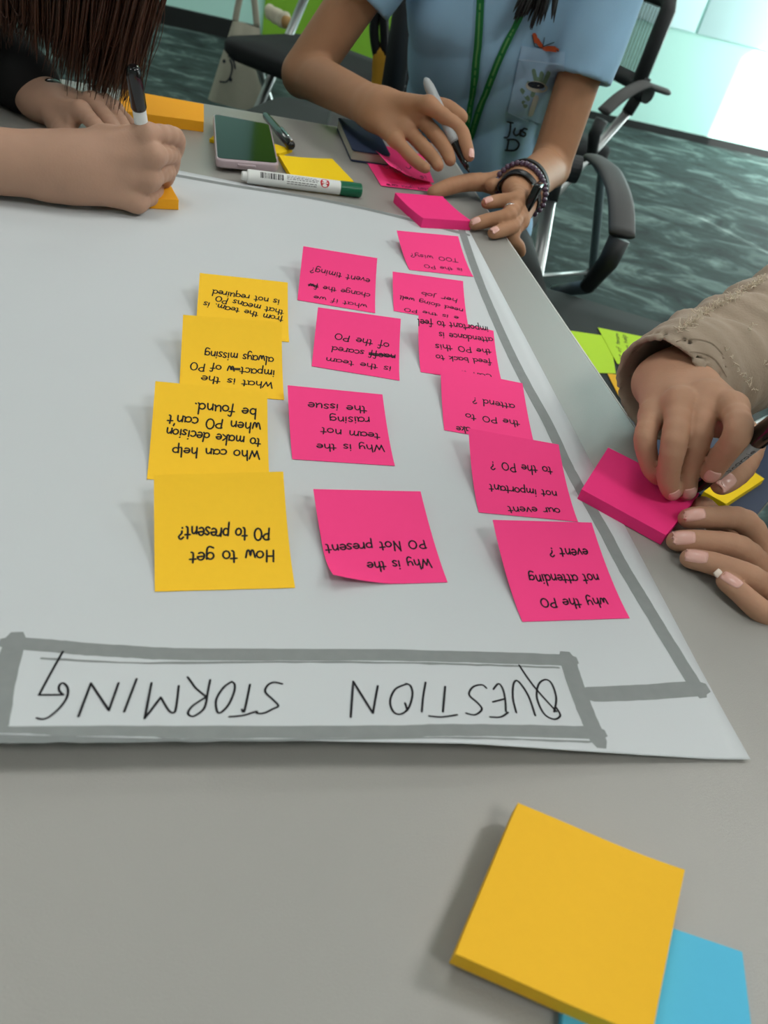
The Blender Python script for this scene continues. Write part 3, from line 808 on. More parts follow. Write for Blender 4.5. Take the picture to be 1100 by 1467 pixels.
def quad(c):                       # bilinear surface through four mm corners: BL, BR, TR, TL ; optional sag function
    a, b, cc, d = [np.asarray(p, float) for p in c]
    def f(s, t): return a * (1 - s) * (1 - t) + b * s * (1 - t) + cc * s * t + d * (1 - s) * t
    return f
def bent(f, g): return lambda s, t: f(s, t) + np.array([0, 0, g(s, t)])

def pad(name, corners, thick, m, label, group=None, sag=None, n=14):
    f = quad(corners); g = sag or (lambda s, t: 0.0)
    top = bent(f, g)
    V = [];F = []
    for k, dz in enumerate((0, -thick)):
        V += [w(top(i / n, j / n) + np.array([0, 0, dz])) for i in range(n + 1) for j in range(n + 1)]
    N = (n + 1) ** 2
    for i in range(n):
        for j in range(n):
            q = (i * (n + 1) + j, (i + 1) * (n + 1) + j, (i + 1) * (n + 1) + j + 1, i * (n + 1) + j + 1)
            F.append(q); F.append(tuple(x + N for x in q[::-1]))
    bd = [i * (n + 1) for i in range(n + 1)] + [n * (n + 1) + j for j in range(1, n + 1)] + [i * (n + 1) + n for i in range(n - 1, -1, -1)] + [j for j in range(n - 1, 0, -1)]
    layers = max(2, int(thick / 1.2))
    prev = bd
    for k in range(len(bd)):
        a, b = bd[k], bd[(k + 1) % len(bd)]; F.append((b, a, a + N, b + N))
    o = link(name, V, F, m)
    bm = bmesh.new(); bm.from_mesh(o.data); bmesh.ops.recalc_face_normals(bm, faces=bm.faces)
    for fc in bm.faces: fc.smooth = abs(fc.normal.z) > 0.6
    bm.to_mesh(o.data); bm.free()
    o.data.set_sharp_from_angle(angle=math.radians(35))
    return tag(o, label, 'sticky note pad', group)
def sq(x, y, th, s, z, s2=None):
    c, sn = math.cos(math.radians(th)), math.sin(math.radians(th)); s2 = s2 or s
    return [np.array([x, y, z]), np.array([x + c * s, y + sn * s, z]), np.array([x + c * s - sn * s2, y + sn * s + c * s2, z]), np.array([x - sn * s2, y + c * s2, z])]
# foreground: yellow pad lying on a blue pad
PADT = -14.27; cth, sth = math.cos(math.radians(PADT)), math.sin(math.radians(PADT))
yq = [atz(652, 1366, 15.4), None, atz(981, 1246, 15.4), atz(742, 1150, 15.4)]; yq[1] = yq[0] + yq[2] - yq[3]
pad('sticky_note_pad', yq, 9.4, MT['amber'], 'thick golden yellow sticky pad in the foreground lying on a blue pad', sag=lambda s, t: -1.3 * (1 - (2 * s - 1) ** 2) - .5 * (1 - (2 * t - 1) ** 2) + .5 * math.sin(math.pi * 2 * s))
b_tr = np.array([194.3, 166.8]); bth = -4.0; cb, sb = math.cos(math.radians(bth)), math.sin(math.radians(bth))
b_bl = b_tr - np.array([cb, sb]) * 76 - np.array([-sb, cb]) * 76
pad('sticky_note_pad', sq(b_bl[0], b_bl[1], bth, 76, 4.8), 4.7, MT['blue_pad'], 'sky blue sticky pad half hidden under the big yellow pad in the foreground')
# pink pad under the right person's hand
za = 9.5
pad('sticky_note_pad', [atz(833, 701, za), atz(954, 767, za), atz(1002, 707, za), atz(871, 641, za)], 9.0, MT['pink_pad'], 'thick pink sticky pad being written on by the person in the beige jacket')
# pink pad by the blue-shirted person
zb = 12.0
a_, b_, c_ = atz(566, 276, zb), atz(606, 312.5, zb), atz(676.6, 317, zb)
pad('sticky_note_pad', [b_, c_, a_ + (c_ - b_), a_], 11.5, MT['pink_pad'], 'thick pink sticky pad held by the person in the light blue shirt', sag=lambda s, t: -1.8 * (1 - (2 * t - 1) ** 2))
# loose pink notes beside it
lo_ = [atz(546, 266, 1.2), atz(624, 275, 1.2), atz(606, 240, 1.5), atz(523, 228, 1.5)]
sheet('sticky_note', bent(quad(lo_), lambda s, t: 0.0), (76, 60), MT['pink'], [('Can you are', (617, 271), (552, 263), 3.6)], 'pink sticky note lying lowest in the loose pair beside the navy notebook', 'loose pink notes by the notebook', wd=0.8)
up_ = [atz(556, 246, 16), atz(622, 262, 5), atz(606, 222, 6), atz(527.6, 203, 12)]
sheet('sticky_note', bent(quad(up_), lambda s, t: 8.0 * max(1 - s / .5 - t / .9, 0)), (76, 60), MT['pink'], [('is the o', (610, 252), (563, 244), 4.2), ('in doing', (592, 236), (548, 238), 4.2)], 'pink sticky note curling up on top of the loose pair beside the navy notebook', 'loose pink notes by the notebook', wd=0.9)
# yellow pads at the far end of the table
za = 6.0
pad('sticky_note_pad', [atz(418, 254, za), atz(506.4, 260.5, za), atz(475.5, 228, za), atz(399, 222.5, za)], 5.6, MT['lemon'], 'lemon yellow sticky pad beside the phone, behind the green capped marker', sag=lambda s, t: 1.2 * (2 * s - 1) ** 2 - .4)
za = 4.6
pad('sticky_note_pad', [atz(300, 199, za), atz(400, 220, za), atz(419, 213.5, za), atz(318, 184, za)], 4.2, MT['lemon'], 'thin yellow sticky pad lying under the phone and the black pen')
za = 13.0
pad('sticky_note_pad', [atz(166, 157.5, za), atz(292, 174.5, za), atz(292, 149, za), atz(176, 128, za)], 12.6, MT['orange'], 'long orange sticky pad at the far left edge of the table behind the hands')
za = 11.5
r_, t_, f_ = atz(256, 286.5, za), atz(242.5, 262, za), atz(213, 287, za)
d1 = (t_ - r_) / np.linalg.norm(t_ - r_); d2 = np.array([-d1[1], d1[0], 0])
if d2 @ (f_ - r_) < 0: d2 = -d2
pad('sticky_note_pad', [r_ + d2 * 74, r_, r_ + d1 * 74, r_ + d1 * 74 + d2 * 74], 10.2, MT['orange'], 'orange sticky pad lying on the chart under the left person\'s writing hand')

# =================================================================== THINGS ON THE TABLE
def slab(name, corners, thick, m, parent, bevel=0.001, seg=3):
    c = [np.asarray(p, float) for p in corners]
    V = [w(p) for p in c] + [w(p - np.array([0, 0, thick])) for p in c]
    return MB().add(V, [(0, 1, 2, 3), (7, 6, 5, 4), (0, 4, 5, 1), (1, 5, 6, 2), (2, 6, 7, 3), (3, 7, 4, 0)]).build(name, m, parent, bevel=bevel, seg=seg)
def shrink(c, d):
    cen = np.mean(c, 0); out = []
    for p in c:
        v = p - cen; n = np.linalg.norm(v); out.append(cen + v * (n - d) / n)
    return out
def rrect(corners, r, n=6):        # rounded outline of a quad (mm)
    out = []
    for i in range(4):
        p = np.asarray(corners[i], float); a = np.asarray(corners[i - 1], float); b = np.asarray(corners[(i + 1) % 4], float)
        ua = (a - p) / np.linalg.norm(a - p); ub = (b - p) / np.linalg.norm(b - p)
        for k in range(n + 1):
            t = k / n
            out.append((1 - t) ** 2 * (p + ua * r) + 2 * t * (1 - t) * p + t * t * (p + ub * r))
    return out
def rslab(name, corners, r, thick, m, parent, bevel=0.001, seg=2):
    o = rrect(corners, r); n = len(o)
    V = [w(p) for p in o] + [w(p - np.array([0, 0, thick])) for p in o]
    F = [tuple(range(n)), tuple(range(2 * n - 1, n - 1, -1))] + [(i, i + n, (i + 1) % n + n, (i + 1) % n) for i in range(n)]
    return MB().add(V, F).build(name, m, parent, bevel=bevel, seg=seg)
# phone (lies on the thin yellow pad)
zp = 15.0
pc = [atz(309.5, 228, zp), atz(400, 236, zp), atz(387, 177, zp), atz(305, 162, zp)]
ph = thing('smartphone', 'dark screened phone in a clear pinkish case lying on a yellow pad', 'phone', w(np.mean(pc, 0) - [0, 0, 10]))
rslab('case', pc, 10, 9.8, MT['case'], ph, 0.002, 3)
rslab('screen', [p + np.array([0, 0, 0.35]) for p in shrink(pc, 5)], 7, 0.5, MT['glass'], ph, 0.0002, 1)
ed = pc[1] - pc[0]
MB().box(w(pc[0] + ed * .48 + np.array([0, 0, -4.5])), .022, .0035, .003, Matrix.Rotation(math.atan2(ed[1], ed[0]), 3, 'Z')).build('side_button', MT['case'], ph, bevel=.0008)
# black pen with clip
p0, p1 = atz(378, 163, 11), atz(418, 210, 11)
ax = (p1 - p0) / np.linalg.norm(p1 - p0); Lp = np.linalg.norm(p1 - p0)
pen = thing('ballpoint_pen', 'slim black pen with a metal clip lying beside the phone', 'pen', w((p0 + p1) / 2 - [0, 0, 6]))
MB().lathe(w(p0), ax, [(0, .0012), (.004, .003), (.012, .005), (Lp / 1000 * .55, .0056), (Lp / 1000 * .56, .0061), (Lp / 1000 - .004, .0058), (Lp / 1000, .004)]).build('barrel', MT['black_gloss'], pen, smooth=True)
MB().tube([w(p0 + ax * Lp * .62 + [0, 0, 7.4]), w(p0 + ax * Lp * .95 + [0, 0, 7.4]), w(p0 + ax * Lp * .97 + [0, 0, 5.5])], .0016, 8).build('clip', MT['chrome'], pen, smooth=True)
# whiteboard marker with the green cap
p0, p1 = atz(346, 251.5, 8.4), atz(517, 273, 8.4)
ax = (p1 - p0) / np.linalg.norm(p1 - p0); Lp = np.linalg.norm(p1 - p0) / 1000
bm_ = thing('board_marker', 'white board marker with a dark green cap lying along the paper edge', 'marker', w((p0 + p1) / 2 - [0, 0, 8.4]))
MB().lathe(w(p0), ax, [(0, .0045), (.0008, .0052), (.006, .0055), (.0065, .0076), (.008, .0080), (Lp * .815, .0080), (Lp * .818, .0072)], 32).build('barrel', MT['white_plastic'], bm_, smooth=False)
MB().lathe(w(p0), ax, [(Lp * .812, .0080), (Lp * .82, .0083), (Lp * .99, .0082), (Lp, .0074)], 32).build('cap', MT['green_cap'], bm_)
nax = np.cross(ax, np.array([0, 0, 1.0])); nax /= np.linalg.norm(nax)
if nax[1] > 0: nax = -nax
upv = np.cross(nax, ax) if np.cross(nax, ax)[2] > 0 else -np.cross(nax, ax)
def onbarrel(s, ang, r=8.12):      # s mm along, ang radians round from the camera side towards the top
    return w(p0 + ax * s + r * (nax * math.cos(ang) + upv * math.sin(ang)))
def barrel_patch(name, s0, s1, a0, a1, m, n=8):
    V = [];F = []
    for i in range(n + 1):
        for s_ in (s0, s1): V.append(onbarrel(s_, a0 + (a1 - a0) * i / n))
    for i in range(n): F.append((2 * i, 2 * i + 1, 2 * i + 3, 2 * i + 2))
    return V, F
mb = MB(); LL = Lp * 1000; s_ = LL * .145
while s_ < LL * .33:
    wd_ = random.choice([.6, .6, 1.1, 1.6]); mb.add(*barrel_patch('b', s_, s_ + wd_, .35, 1.25, MT['ink'])); s_ += wd_ + random.choice([.6, .9, 1.2])
mb.build('barcode', MT['ink'], bm_)
mb = MB()
for a in (.0, .28, .62, .85, 1.1):
    s_ = LL * .36
    while s_ < LL * .61:
        wd_ = random.uniform(1.5, 5); mb.add(*barrel_patch('t', s_, s_ + wd_, a, a + .09, MT['ink'], 2)); s_ += wd_ + 1
mb.build('small_print', MT['ink'], bm_)
V = [];F = []; C0 = LL * .675
for k in range(25):
    a = 2 * math.pi * k / 24; V.append(onbarrel(C0 + 5.6 * math.cos(a), .75 + .68 * math.sin(a), 8.16))
V.append(onbarrel(C0, .75, 8.2)); F = [(k, k + 1, 25) for k in range(24)]
em = MB().add(V, F).build('round_emblem', MT['red'], bm_)
mb = MB()
for k in range(3):
    a = math.pi * k / 3; dx, dy = math.cos(a) * 3.6, math.sin(a) * .45; px_, py_ = -math.sin(a) * .5, math.cos(a) * .065
    mb.add([onbarrel(C0 + dx + px_, .75 + dy + py_, 8.3), onbarrel(C0 + dx - px_, .75 + dy - py_, 8.3), onbarrel(C0 - dx - px_, .75 - dy - py_, 8.3), onbarrel(C0 - dx + px_, .75 - dy + py_, 8.3)], [(0, 1, 2, 3)])
mb.build('emblem_star', MT['white_plastic'], em)
# navy notebook
zn = 16
nc = [atz(505, 214, zn), atz(560, 222, zn), atz(536, 177, zn), atz(484, 168, zn)]
nb = thing('notebook', 'navy hardback notebook lying at the far edge of the table under the writing arm', 'notebook', w(np.mean(nc, 0) - [0, 0, 16]))
rslab('cover', nc, 6, 2.2, MT['navy'], nb, .0006)
rslab('cover', [p - np.array([0, 0, 13.4]) for p in nc], 6, 2.2, MT['navy'], nb, .0006)
slab('page_block', [p - np.array([0, 0, 2.2]) for p in shrink(nc, 2.5)], 11.2, MT['pages'], nb, 0)

# =================================================================== CHAIRS
def chair(name, label, x, y, rot, hubz=0.624, arm_len=0.25, arm_drop=-0.055, back_h=0.30, W=0.47, lean=0.05, m_seat='fabric_black', group='office training chairs', m_tube='silver', arms=True, tilt_seat=0.0, z_seat=0.46):
    """x,y: midpoint between the two hinge hubs (mm); rot: facing direction"""
    loc = Vector((x / 1000, y / 1000, 0)); R = Matrix.Rotation(rot, 3, 'Z')
    T = thing(name, label, 'chair', loc, group, 0)
    def L(a, b, z): return loc + R @ Vector((a, b, z))
    hw = W / 2
    # seat
    pts = []
    mb = MB()
    nx, ny = 12, 12; V = [];F = []
    def se(u, v):                  # rounded plan
        return (0.03 + 0.45 * u, (v - .5) * (W - 0.06))
    out = []
    r = .07; a0, a1, b0, b1 = .0, .46, -(W / 2 - .03), W / 2 - .03
    for cx_, cy_, st in ((a1 - r, b1 - r, 0), (a0 + r, b1 - r, 90), (a0 + r, b0 + r, 180), (a1 - r, b0 + r, 270)):
        for k in range(7):
            an = math.radians(st + 15 * k); out.append((cx_ + r * math.cos(an), cy_ + r * math.sin(an)))
    n = len(out); V = []
    for sc, z in ((.93, z_seat - .055), (1, z_seat - .035), (1, z_seat - .012), (.97, z_seat), (.6, z_seat + .006)):
        for a, b in out:
            V.append(L((a - .23) * sc + .23, b * sc, z + tilt_seat * (a - .23)))
    F = [tuple(range(n - 1, -1, -1)), tuple(4 * n + k for k in range(n))]
    for i in range(4):
        for k in range(n): F.append((i * n + k, i * n + (k + 1) % n, (i + 1) * n + (k + 1) % n, (i + 1) * n + k))
    mb.add(V, F).build('seat', MT[m_seat], T, smooth=True)
    # backrest frame and mesh
    iw = hw - .045
    b0_, b1_ = hubz + .035, hubz + back_h
    def B(s, t): return L(-lean * t - 0.03 * (1 - (2 * s - 1) ** 2), (2 * s - 1) * iw * (0.94 + .06 * t), b0_ + (b1_ - b0_) * t)
    loop = [B(0, .0), B(0, .5), B(0, .9), B(.03, .98), B(.1, 1), B(.3, 1), B(.5, 1), B(.7, 1), B(.9, 1), B(.97, .98), B(1, .9), B(1, .5), B(1, .0)]
    loop += [B(.9, .0), B(.5, .0), B(.1, .0), B(0, 0.0)]
    MB().tube(loop, .024, 10, flat=((1, 0, 0), 1.0)).build('back_frame', MT['chair_black'], T, smooth=True)
    mb = MB(); ns = 40
    for i in range(ns):
        t = .05 + .9 * i / (ns - 1); hh = .55 / ns
        P = [];k = 8
        for j in range(k + 1):
            s = .03 + .94 * j / k
            P.append(B(s, t)); P.append(B(s, t + hh))
        mb.add(P, [(2 * j, 2 * j + 2, 2 * j + 3, 2 * j + 1) for j in range(k)])
    for j in range(0, 21):
        s = .03 + .94 * j / 20
        mb.tube([B(s, .04), B(s, .5), B(s, .97)], .0009, 4)
    mb.build('mesh_panel', MT['chair_black'], T)
    for sd in (1, -1):
        # hinge hub, upright, leg tubes
        MB().tube([L(-.0, sd * (iw - .012), hubz + .02), L(.0, sd * (hw + .0), hubz + .02)], .028, 20).build('hinge_hub', MT['chair_black'], T)
        MB().tube([L(-.01, sd * (iw), hubz + .06), L(.0, sd * iw, hubz - .01), L(.015, sd * iw, hubz - .05)], .020, 12).build('upright_sleeve', MT['chair_black'], T, smooth=True)
        MB().tube([L(.01, sd * iw, hubz - .04), L(.22, sd * iw, .30), L(.40, sd * (iw + .0), .035)], .0125, 14, flat=((1, 0, 0), 1.25)).build('front_leg', MT[m_tube], T, smooth=True)
        aft = L(arm_len - .01, sd * (hw + .03), hubz + arm_drop - .05)
        if arms:
            f_ = [(-.03, .012, 0), (.05, .022, 1), (arm_len * .4, .024, 1.0), (arm_len * .75, min(arm_drop, -.01) * .5 + .014, 1), (arm_len + .005, min(arm_drop - .012, -.03), .9)]
            P = [L(a, sd * (hw + .035), hubz + z + .03) for a, z, _ in f_]
            MB().tube(catmull_v(P), .027, 12, flat=((0, 0, 1), .36)).build('armrest', MT['arm_pad'], T, smooth=True)
            P = [L(arm_len + .0, sd * (hw + .035), hubz + arm_drop - .005), L(arm_len + .004, sd * (hw + .03), hubz + arm_drop - .05), L(arm_len - .03, sd * (hw + .02), hubz + arm_drop - .12)]
            MB().tube(P, [.021, .02, .016], 12).build('arm_bracket', MT['chair_black'], T, smooth=True)
            MB().tube([P[2], L(.10, sd * (hw + .015), .40), L(-.06, sd * (hw), .035)], .0145, 14).build('rear_leg', MT['grey_tube'] if m_tube == 'silver' else MT[m_tube], T, smooth=True)
        else:
            MB().tube([L(.24, sd * hw, z_seat - .04), L(-.06, sd * hw, .035)], .0135, 14).build('rear_leg', MT[m_tube], T, smooth=True)
        for a in (-.06, .40):
            MB().lathe(L(a, sd * (hw - .005), .022) - R @ Vector((0, .011, 0)), R @ Vector((0, 1, 0)), [(0, .018), (.002, .022), (.020, .022), (.022, .018)], 20).build('foot_cap', MT['arm_pad'], T)
        MB().tube([L(-.06, sd * hw, .03), L(.40, sd * hw, .03)], .008, 10).build('foot_bar', MT[m_tube], T, smooth=True)
    MB().tube([L(.22, -iw, z_seat - .06), L(.22, iw, z_seat - .06)], .012, 12).build('seat_crossbar', MT['chair_black'], T, smooth=True)
    return T
def catmull_v(P, n=5): return [Vector(p) for p in catmull([np.array(p) for p in P], n)]
cA = chair('mesh_chair', 'black mesh backed chair with silver tubes, empty, standing behind the person in the blue shirt', 479.45 - 293.5 / 2 * 0 - 147, 2928.6 + 170, -2.43, W=.45, back_h=.27, arm_len=.21, arm_drop=-.05, lean=.0)
cB = chair('mesh_chair', 'mesh chair the person in the light blue shirt sits on, one grey armrest showing', -22, 1788, -1.41, hubz=.612, arm_len=.30, arm_drop=-.004, back_h=.44, W=.48, lean=.06, z_seat=.44)
cC = chair('mesh_chair', 'black seated chair with pale tubes by the green wall, a canvas tote hanging on it', -475, 3090, -1.974, hubz=.70, m_tube='silver', arms=False, z_seat=.515, W=.62)
cF = chair('mesh_chair', 'mesh chair the person in the beige jacket sits on, at the right table side', 1000, 645, math.pi, arms=False, W=.5, z_seat=.45)
cG = chair('mesh_chair', 'mesh chair the long haired person in the black top sits on, at the left', -1120, 950, 0.0, arms=False, W=.5, z_seat=.45)
cE = chair('mesh_chair', 'dark chair turned sideways at the far edge of the table, its seat behind the elbow', -190, 2250, 3.0, m_seat='fabric_grey', arms=False, W=.5, z_seat=.46)
cD = chair('mesh_chair', 'charcoal chair between the two people on the right, green notes spread on its seat', 590, 1290, 3.05, m_seat='fabric_grey', W=.52, arms=False, z_seat=.47)
DEBUG = False
# =================================================================== PEOPLE
def seglen(tag_, J):
    pass
NB = [None]
def nail(tip, dip, up, wd, ln, parent, m='nail', bv=None):
    tip = np.asarray(tip, float); ax = tip - np.asarray(dip, float); ax /= np.linalg.norm(ax)
    up = np.asarray(up, float); up = up - ax * (up @ ax); up /= np.linalg.norm(up)
    sd = np.cross(ax, up)
    V = [];F = []; nx, ny = 8, 8
    for i in range(nx + 1):
        for j in range(ny + 1):
            a = -1 + 2 * i / nx; b = -1 + 2 * j / ny
            ww = wd * .5 * (1 - .25 * abs(b) ** 3)
            P = tip + ax * (b * ln * .5 - ln * .06) + sd * a * ww
            lc, nr_, _, t_ = NB[0].ray_cast(w(P + up * 14), Vector(-up))
            if m == 'nail_tip' or lc is None or not .006 < t_ < .0185: V.append(w(P - up * (a * a * wd * .16)))
            else: V.append(lc + Vector(up) * (.00055 - .0003 * abs(b)))
    N = len(V)
    V += [v - Vector(up / 1000 * 1.2) for v in V]
    for i in range(nx):
        for j in range(ny):
            q = (i * (ny + 1) + j, (i + 1) * (ny + 1) + j, (i + 1) * (ny + 1) + j + 1, i * (ny + 1) + j + 1)
            F.append(q); F.append(tuple(x + N for x in q[::-1]))
    bd = [i * (ny + 1) for i in range(nx + 1)] + [nx * (ny + 1) + j for j in range(1, ny + 1)] + [i * (ny + 1) + ny for i in range(nx - 1, -1, -1)] + [j for j in range(ny - 1, 0, -1)]
    for k in range(len(bd)): F.append((bd[(k + 1) % len(bd)], bd[k], bd[k] + N, bd[(k + 1) % len(bd)] + N))
    o = link('fingernail', V, F, MT[m], parent, True)
    bm = bmesh.new(); bm.from_mesh(o.data); bmesh.ops.recalc_face_normals(bm, faces=bm.faces); bm.to_mesh(o.data); bm.free()
    return o
def head_field(c, fwd, R=1.0, h=4.0):
    """head with brow, nose, mouth and ears; c = centre, fwd = looking direction (mm)"""
    c = np.asarray(c, float); f = np.asarray(fwd, float); f /= np.linalg.norm(f)
    up = np.array([0, 0, 1.0]); up = up - f * (up @ f); up /= np.linalg.norm(up); s = np.cross(f, up)
    H = Field(c - 150, c + 150, h)
    H.cap(c + up * 22 - f * 12, c + up * 22 + f * 8, 82, 76, 10)
    H.cap(c + f * 22 - up * 20, c + f * 34 - up * 72, 58, 34, 30)
    H.cap(c + f * 84 + up * 4, c + f * 98 - up * 22, 7, 10, 10)
    H.cap(c + f * 76 - up * 48 - s * 16, c + f * 76 - up * 48 + s * 16, 6, 6, 6)
    for q in (1, -1):
        H.cap(c + f * 70 + up * 24 + s * 14 * q, c + f * 62 + up * 22 + s * 46 * q, 9, 8, 12)
        H.cap(c - up * 12 + s * 76 * q, c + up * 16 + s * 82 * q - f * 6, 9, 11, 5, )
    return H, f, up, s
def body_mesh(arms, torso, head_c, fwd, k=6):
    """arms: list of (V, Q); torso: list of (a, b, ra, rb, flat)"""
    lo, hi = bounds([p for t in torso for p in t[:2]], 175)
    Bf = Field(lo, hi, 7.0)
    for a, b, ra, rb, fl in torso: Bf.cap(a, b, ra, rb, 40, fl)
    H, f, up, s = head_field(head_c, fwd)
    return join_vq(list(arms) + [Bf.mesh(), H.mesh()]), (f, up, s)

def eyes(person, c, fr):
    f, up, s = fr
    for q in (1, -1):
        p = np.asarray(c, float) + f * 70 + up * 10 + s * 30 * q
        MB().sphere(w(p), .0095).build('eye', MT['print_dark'], person, smooth=True)
    MB().tube([w(np.asarray(c) + f * 79 - up * 48 - s * 20), w(np.asarray(c) + f * 84 - up * 47), w(np.asarray(c) + f * 79 - up * 48 + s * 20)], .005, 8).build('lips', MT['nail'], person, smooth=True)
def nrm(v): v = np.asarray(v, float); return v / np.linalg.norm(v)
UPCAM = np.array([0, -0.55, 0.83])

# ------------------------------------------------ right person (beige jacket), writing hand and holding hand
def chain_rev(spec): return chain_from(spec)[::-1]
zt = 17
A = {}
PT_ = atz(991, 704.5, 12.5); PM_ = onlen(1098, 618, PT_, 86, -1); PX_ = nrm(PM_ - PT_)      # the pen held between index and thumb
A['middle'] = chain_rev([(984, 704, 'z', 18), (985, 674, 20, -1), (1001, 622, 30, -1), (1011, 568, 36, 1)])
A['ring'] = chain_rev([(963, 705, 'z', 18), (957, 682, 19, -1), (966, 632, 29, -1), (973, 576, 35, 1)])
A['little'] = chain_rev([(943, 684, 'z', 20), (932, 668, 17, -1), (924, 628, 24, -1), (936, 594, 27, 1)])
A['index'] = chain_rev([(1018, 679, 'd', depth(PT_ + PX_ * 20) - 13), (1034, 654, 20, -1), (1058, 618, 26, -1), (1049, 584, 34, 1)])
kc = np.mean([A[f][0] for f in ('index', 'middle', 'ring', 'little')], 0)
wA = onlen(964, 545, kc, 82, 1)
eA = onlen(1185, 425, wA, 225, 1)
A['thumb'] = [onlen(1020, 590, wA, 40, -1), None, None, None]
t3 = atd(1034, 693, depth(PT_ + PX_ * 30) + 6); t2 = onlen(1061, 669, t3, 25, 1); t1 = onlen(1072, 628, t2, 34, 1)
A['thumb'] = [(wA + t1) / 2 + np.array([8, 6, -8]), t1, t2, t3]
B = {}
B['index'] = chain_from([(984, 743, 'z', 13), (1012, 741, 'z', 17), (1068, 748, 'z', 16), (1100, 800, 38, 1)])[::-1]
B['middle'] = chain_from([(968, 775, 'z', 8), (1002, 776, 'z', 12), (1060, 786, 'z', 13), (1102, 826, 38, 1)])[::-1]
B['ring'] = chain_from([(987, 800, 'z', 8), (1024, 808, 'z', 11), (1076, 828, 'z', 11), (1112, 856, 38, 1)])[::-1]
B['little'] = chain_from([(1038, 832, 'z', 9), (1060, 849, 'z', 9), (1087, 873, 'z', 6), (1118, 894, 30, 1)])[::-1]
kb = np.mean([B[f][0] for f in ('index', 'middle', 'ring', 'little')], 0)
wB = onlen(1185, 915, kb, 74, 1)
eB = onlen(1450, 1130, wB, 225, 1)
t3 = atz(1006, 726, 6); t2 = onlen(1030, 752, t3, 26, 1); t1 = onlen(1070, 780, t2, 34, 1)
B['thumb'] = [(wB + t1) / 2 + np.array([0, 10, -6]), t1, t2, t3]
HANDS = {'A': (A, wA, eA), 'B': (B, wB, eB)}

# ------------------------------------------------ person in the light blue shirt
ZC = depth(atz(668, 235, 42))
C = {}
C['index'] = chain_rev([(672, 224, 'd', ZC - 4), (667, 206, 17, 1), (657, 184, 24, 1), (614, 150, 44, 1)])
C['middle'] = chain_rev([(645, 230, 'd', ZC - 8), (640, 217, 18, 1), (627, 197, 26, 1), (597, 163, 44, 1)])
C['ring'] = chain_rev([(628, 238, 'd', ZC - 12), (622, 228, 18, 1), (609, 213, 24, 1), (582, 184, 42, 1)])
C['little'] = chain_rev([(610, 241, 'd', ZC - 12), (602, 236, 15, 1), (589, 225, 20, 1), (566, 199, 34, 1)])
kc = np.mean([C[f][0] for f in ('index', 'middle', 'ring', 'little')], 0)
wC = onlen(540, 156, kc, 72, 1)
eC = onlen(436, 105, wC, 238, 1)
t3 = atd(661, 168, ZC + 6); t2 = onlen(640, 155, t3, 25, 1); t1 = onlen(612, 150, t2, 34, 1)
C['thumb'] = [onlen(575, 152, t1, 42, 1), t1, t2, t3]
D = {}
D['index'] = chain_rev([(697, 291, 'z', 26), (714, 288, 17, 1), (741, 284, 24, 1), (732, 270, 42, 1)])
D['middle'] = chain_rev([(679, 321, 'z', 9), (698, 316, 18, 1), (729, 308, 28, 1), (740, 286, 42, 1)])
D['ring'] = chain_rev([(706, 334, 'z', 8), (719, 330, 16, 1), (735, 323, 22, 1), (744, 301, 40, 1)])
D['little'] = chain_rev([(746, 362, 'z', -22), (743, 352, 15, -1), (734, 340, 18, -1), (746, 317, 33, 1)])
kd = np.mean([D[f][0] for f in ('index', 'middle', 'ring', 'little')], 0)
wD = onlen(752, 266, kd, 66, 1)
eD = np.array([112, 1325, 5.0])
t3 = atz(621, 276, 7); t2 = onlen(645, 267, t3, 27, 1); t1 = onlen(676, 261, t2, 33, 1)
D['thumb'] = [onlen(716, 263, t1, 42, 1), t1, t2, t3]
HANDS['C'] = (C, wC, eC); HANDS['D'] = (D, wD, eD)

# ------------------------------------------------ left person (black top, long brown hair)
E_ = {}
E_['little'] = chain_from([(196, 290, 'z', 14), (220, 281, 36, 1), (224, 272, 20, 1), (212, 268, 15, 1)])
E_['ring'] = chain_from([(214, 258, 'z', 36), (238, 246, 40, 1), (236, 258, 24, 1), (222, 264, 17, 1)])
E_['middle'] = chain_from([(220, 224, 'z', 58), (244, 222, 43, 1), (243, 243, 26, 1), (228, 252, 17, 1)])
E_['index'] = chain_from([(208, 192, 'z', 74), (250, 196, 42, 1), (249, 220, 24, 1), (232, 238, 17, 1)])
wE = atz(96, 240, 36)
eE = np.array([-600, 640, 26.0])
tt = chain_from([(150, 205, 'd', depth(wE) + 8), (186, 196, 40, 1), (214, 204, 32, 1), (226, 226, 24, 1)])
E_['thumb'] = tt
Fh = {}
Fh['index'] = chain_from([(116, 158, 'z', 38), (140, 184, 39, -1), (150, 205, 22, -1), (156, 216, 15, -1)])
Fh['middle'] = chain_from([(132, 145, 'z', 40), (158, 177, 43, -1), (168, 196, 25, -1), (172, 206, 16, -1)])
Fh['ring'] = chain_from([(150, 148, 'z', 36), (172, 174, 40, -1), (182, 192, 24, -1), (186, 202, 16, -1)])
Fh['little'] = chain_from([(164, 156, 'z', 28), (186, 178, 33, -1), (194, 190, 17, -1), (198, 196, 14, -1)])
wF = onlen(74, 150, np.mean([Fh[f][0] for f in ('index', 'middle', 'ring', 'little')], 0), 66, 1)
eF = np.array([-705, 1055, 62.0])
tt = chain_from([(84, 172, 'd', depth(wF) - 18), (92, 192, 34, -1), (108, 204, 30, -1), (122, 210, 22, -1)])
Fh['thumb'] = tt
HANDS['E'] = (E_, wE, eE); HANDS['F'] = (Fh, wF, eF)
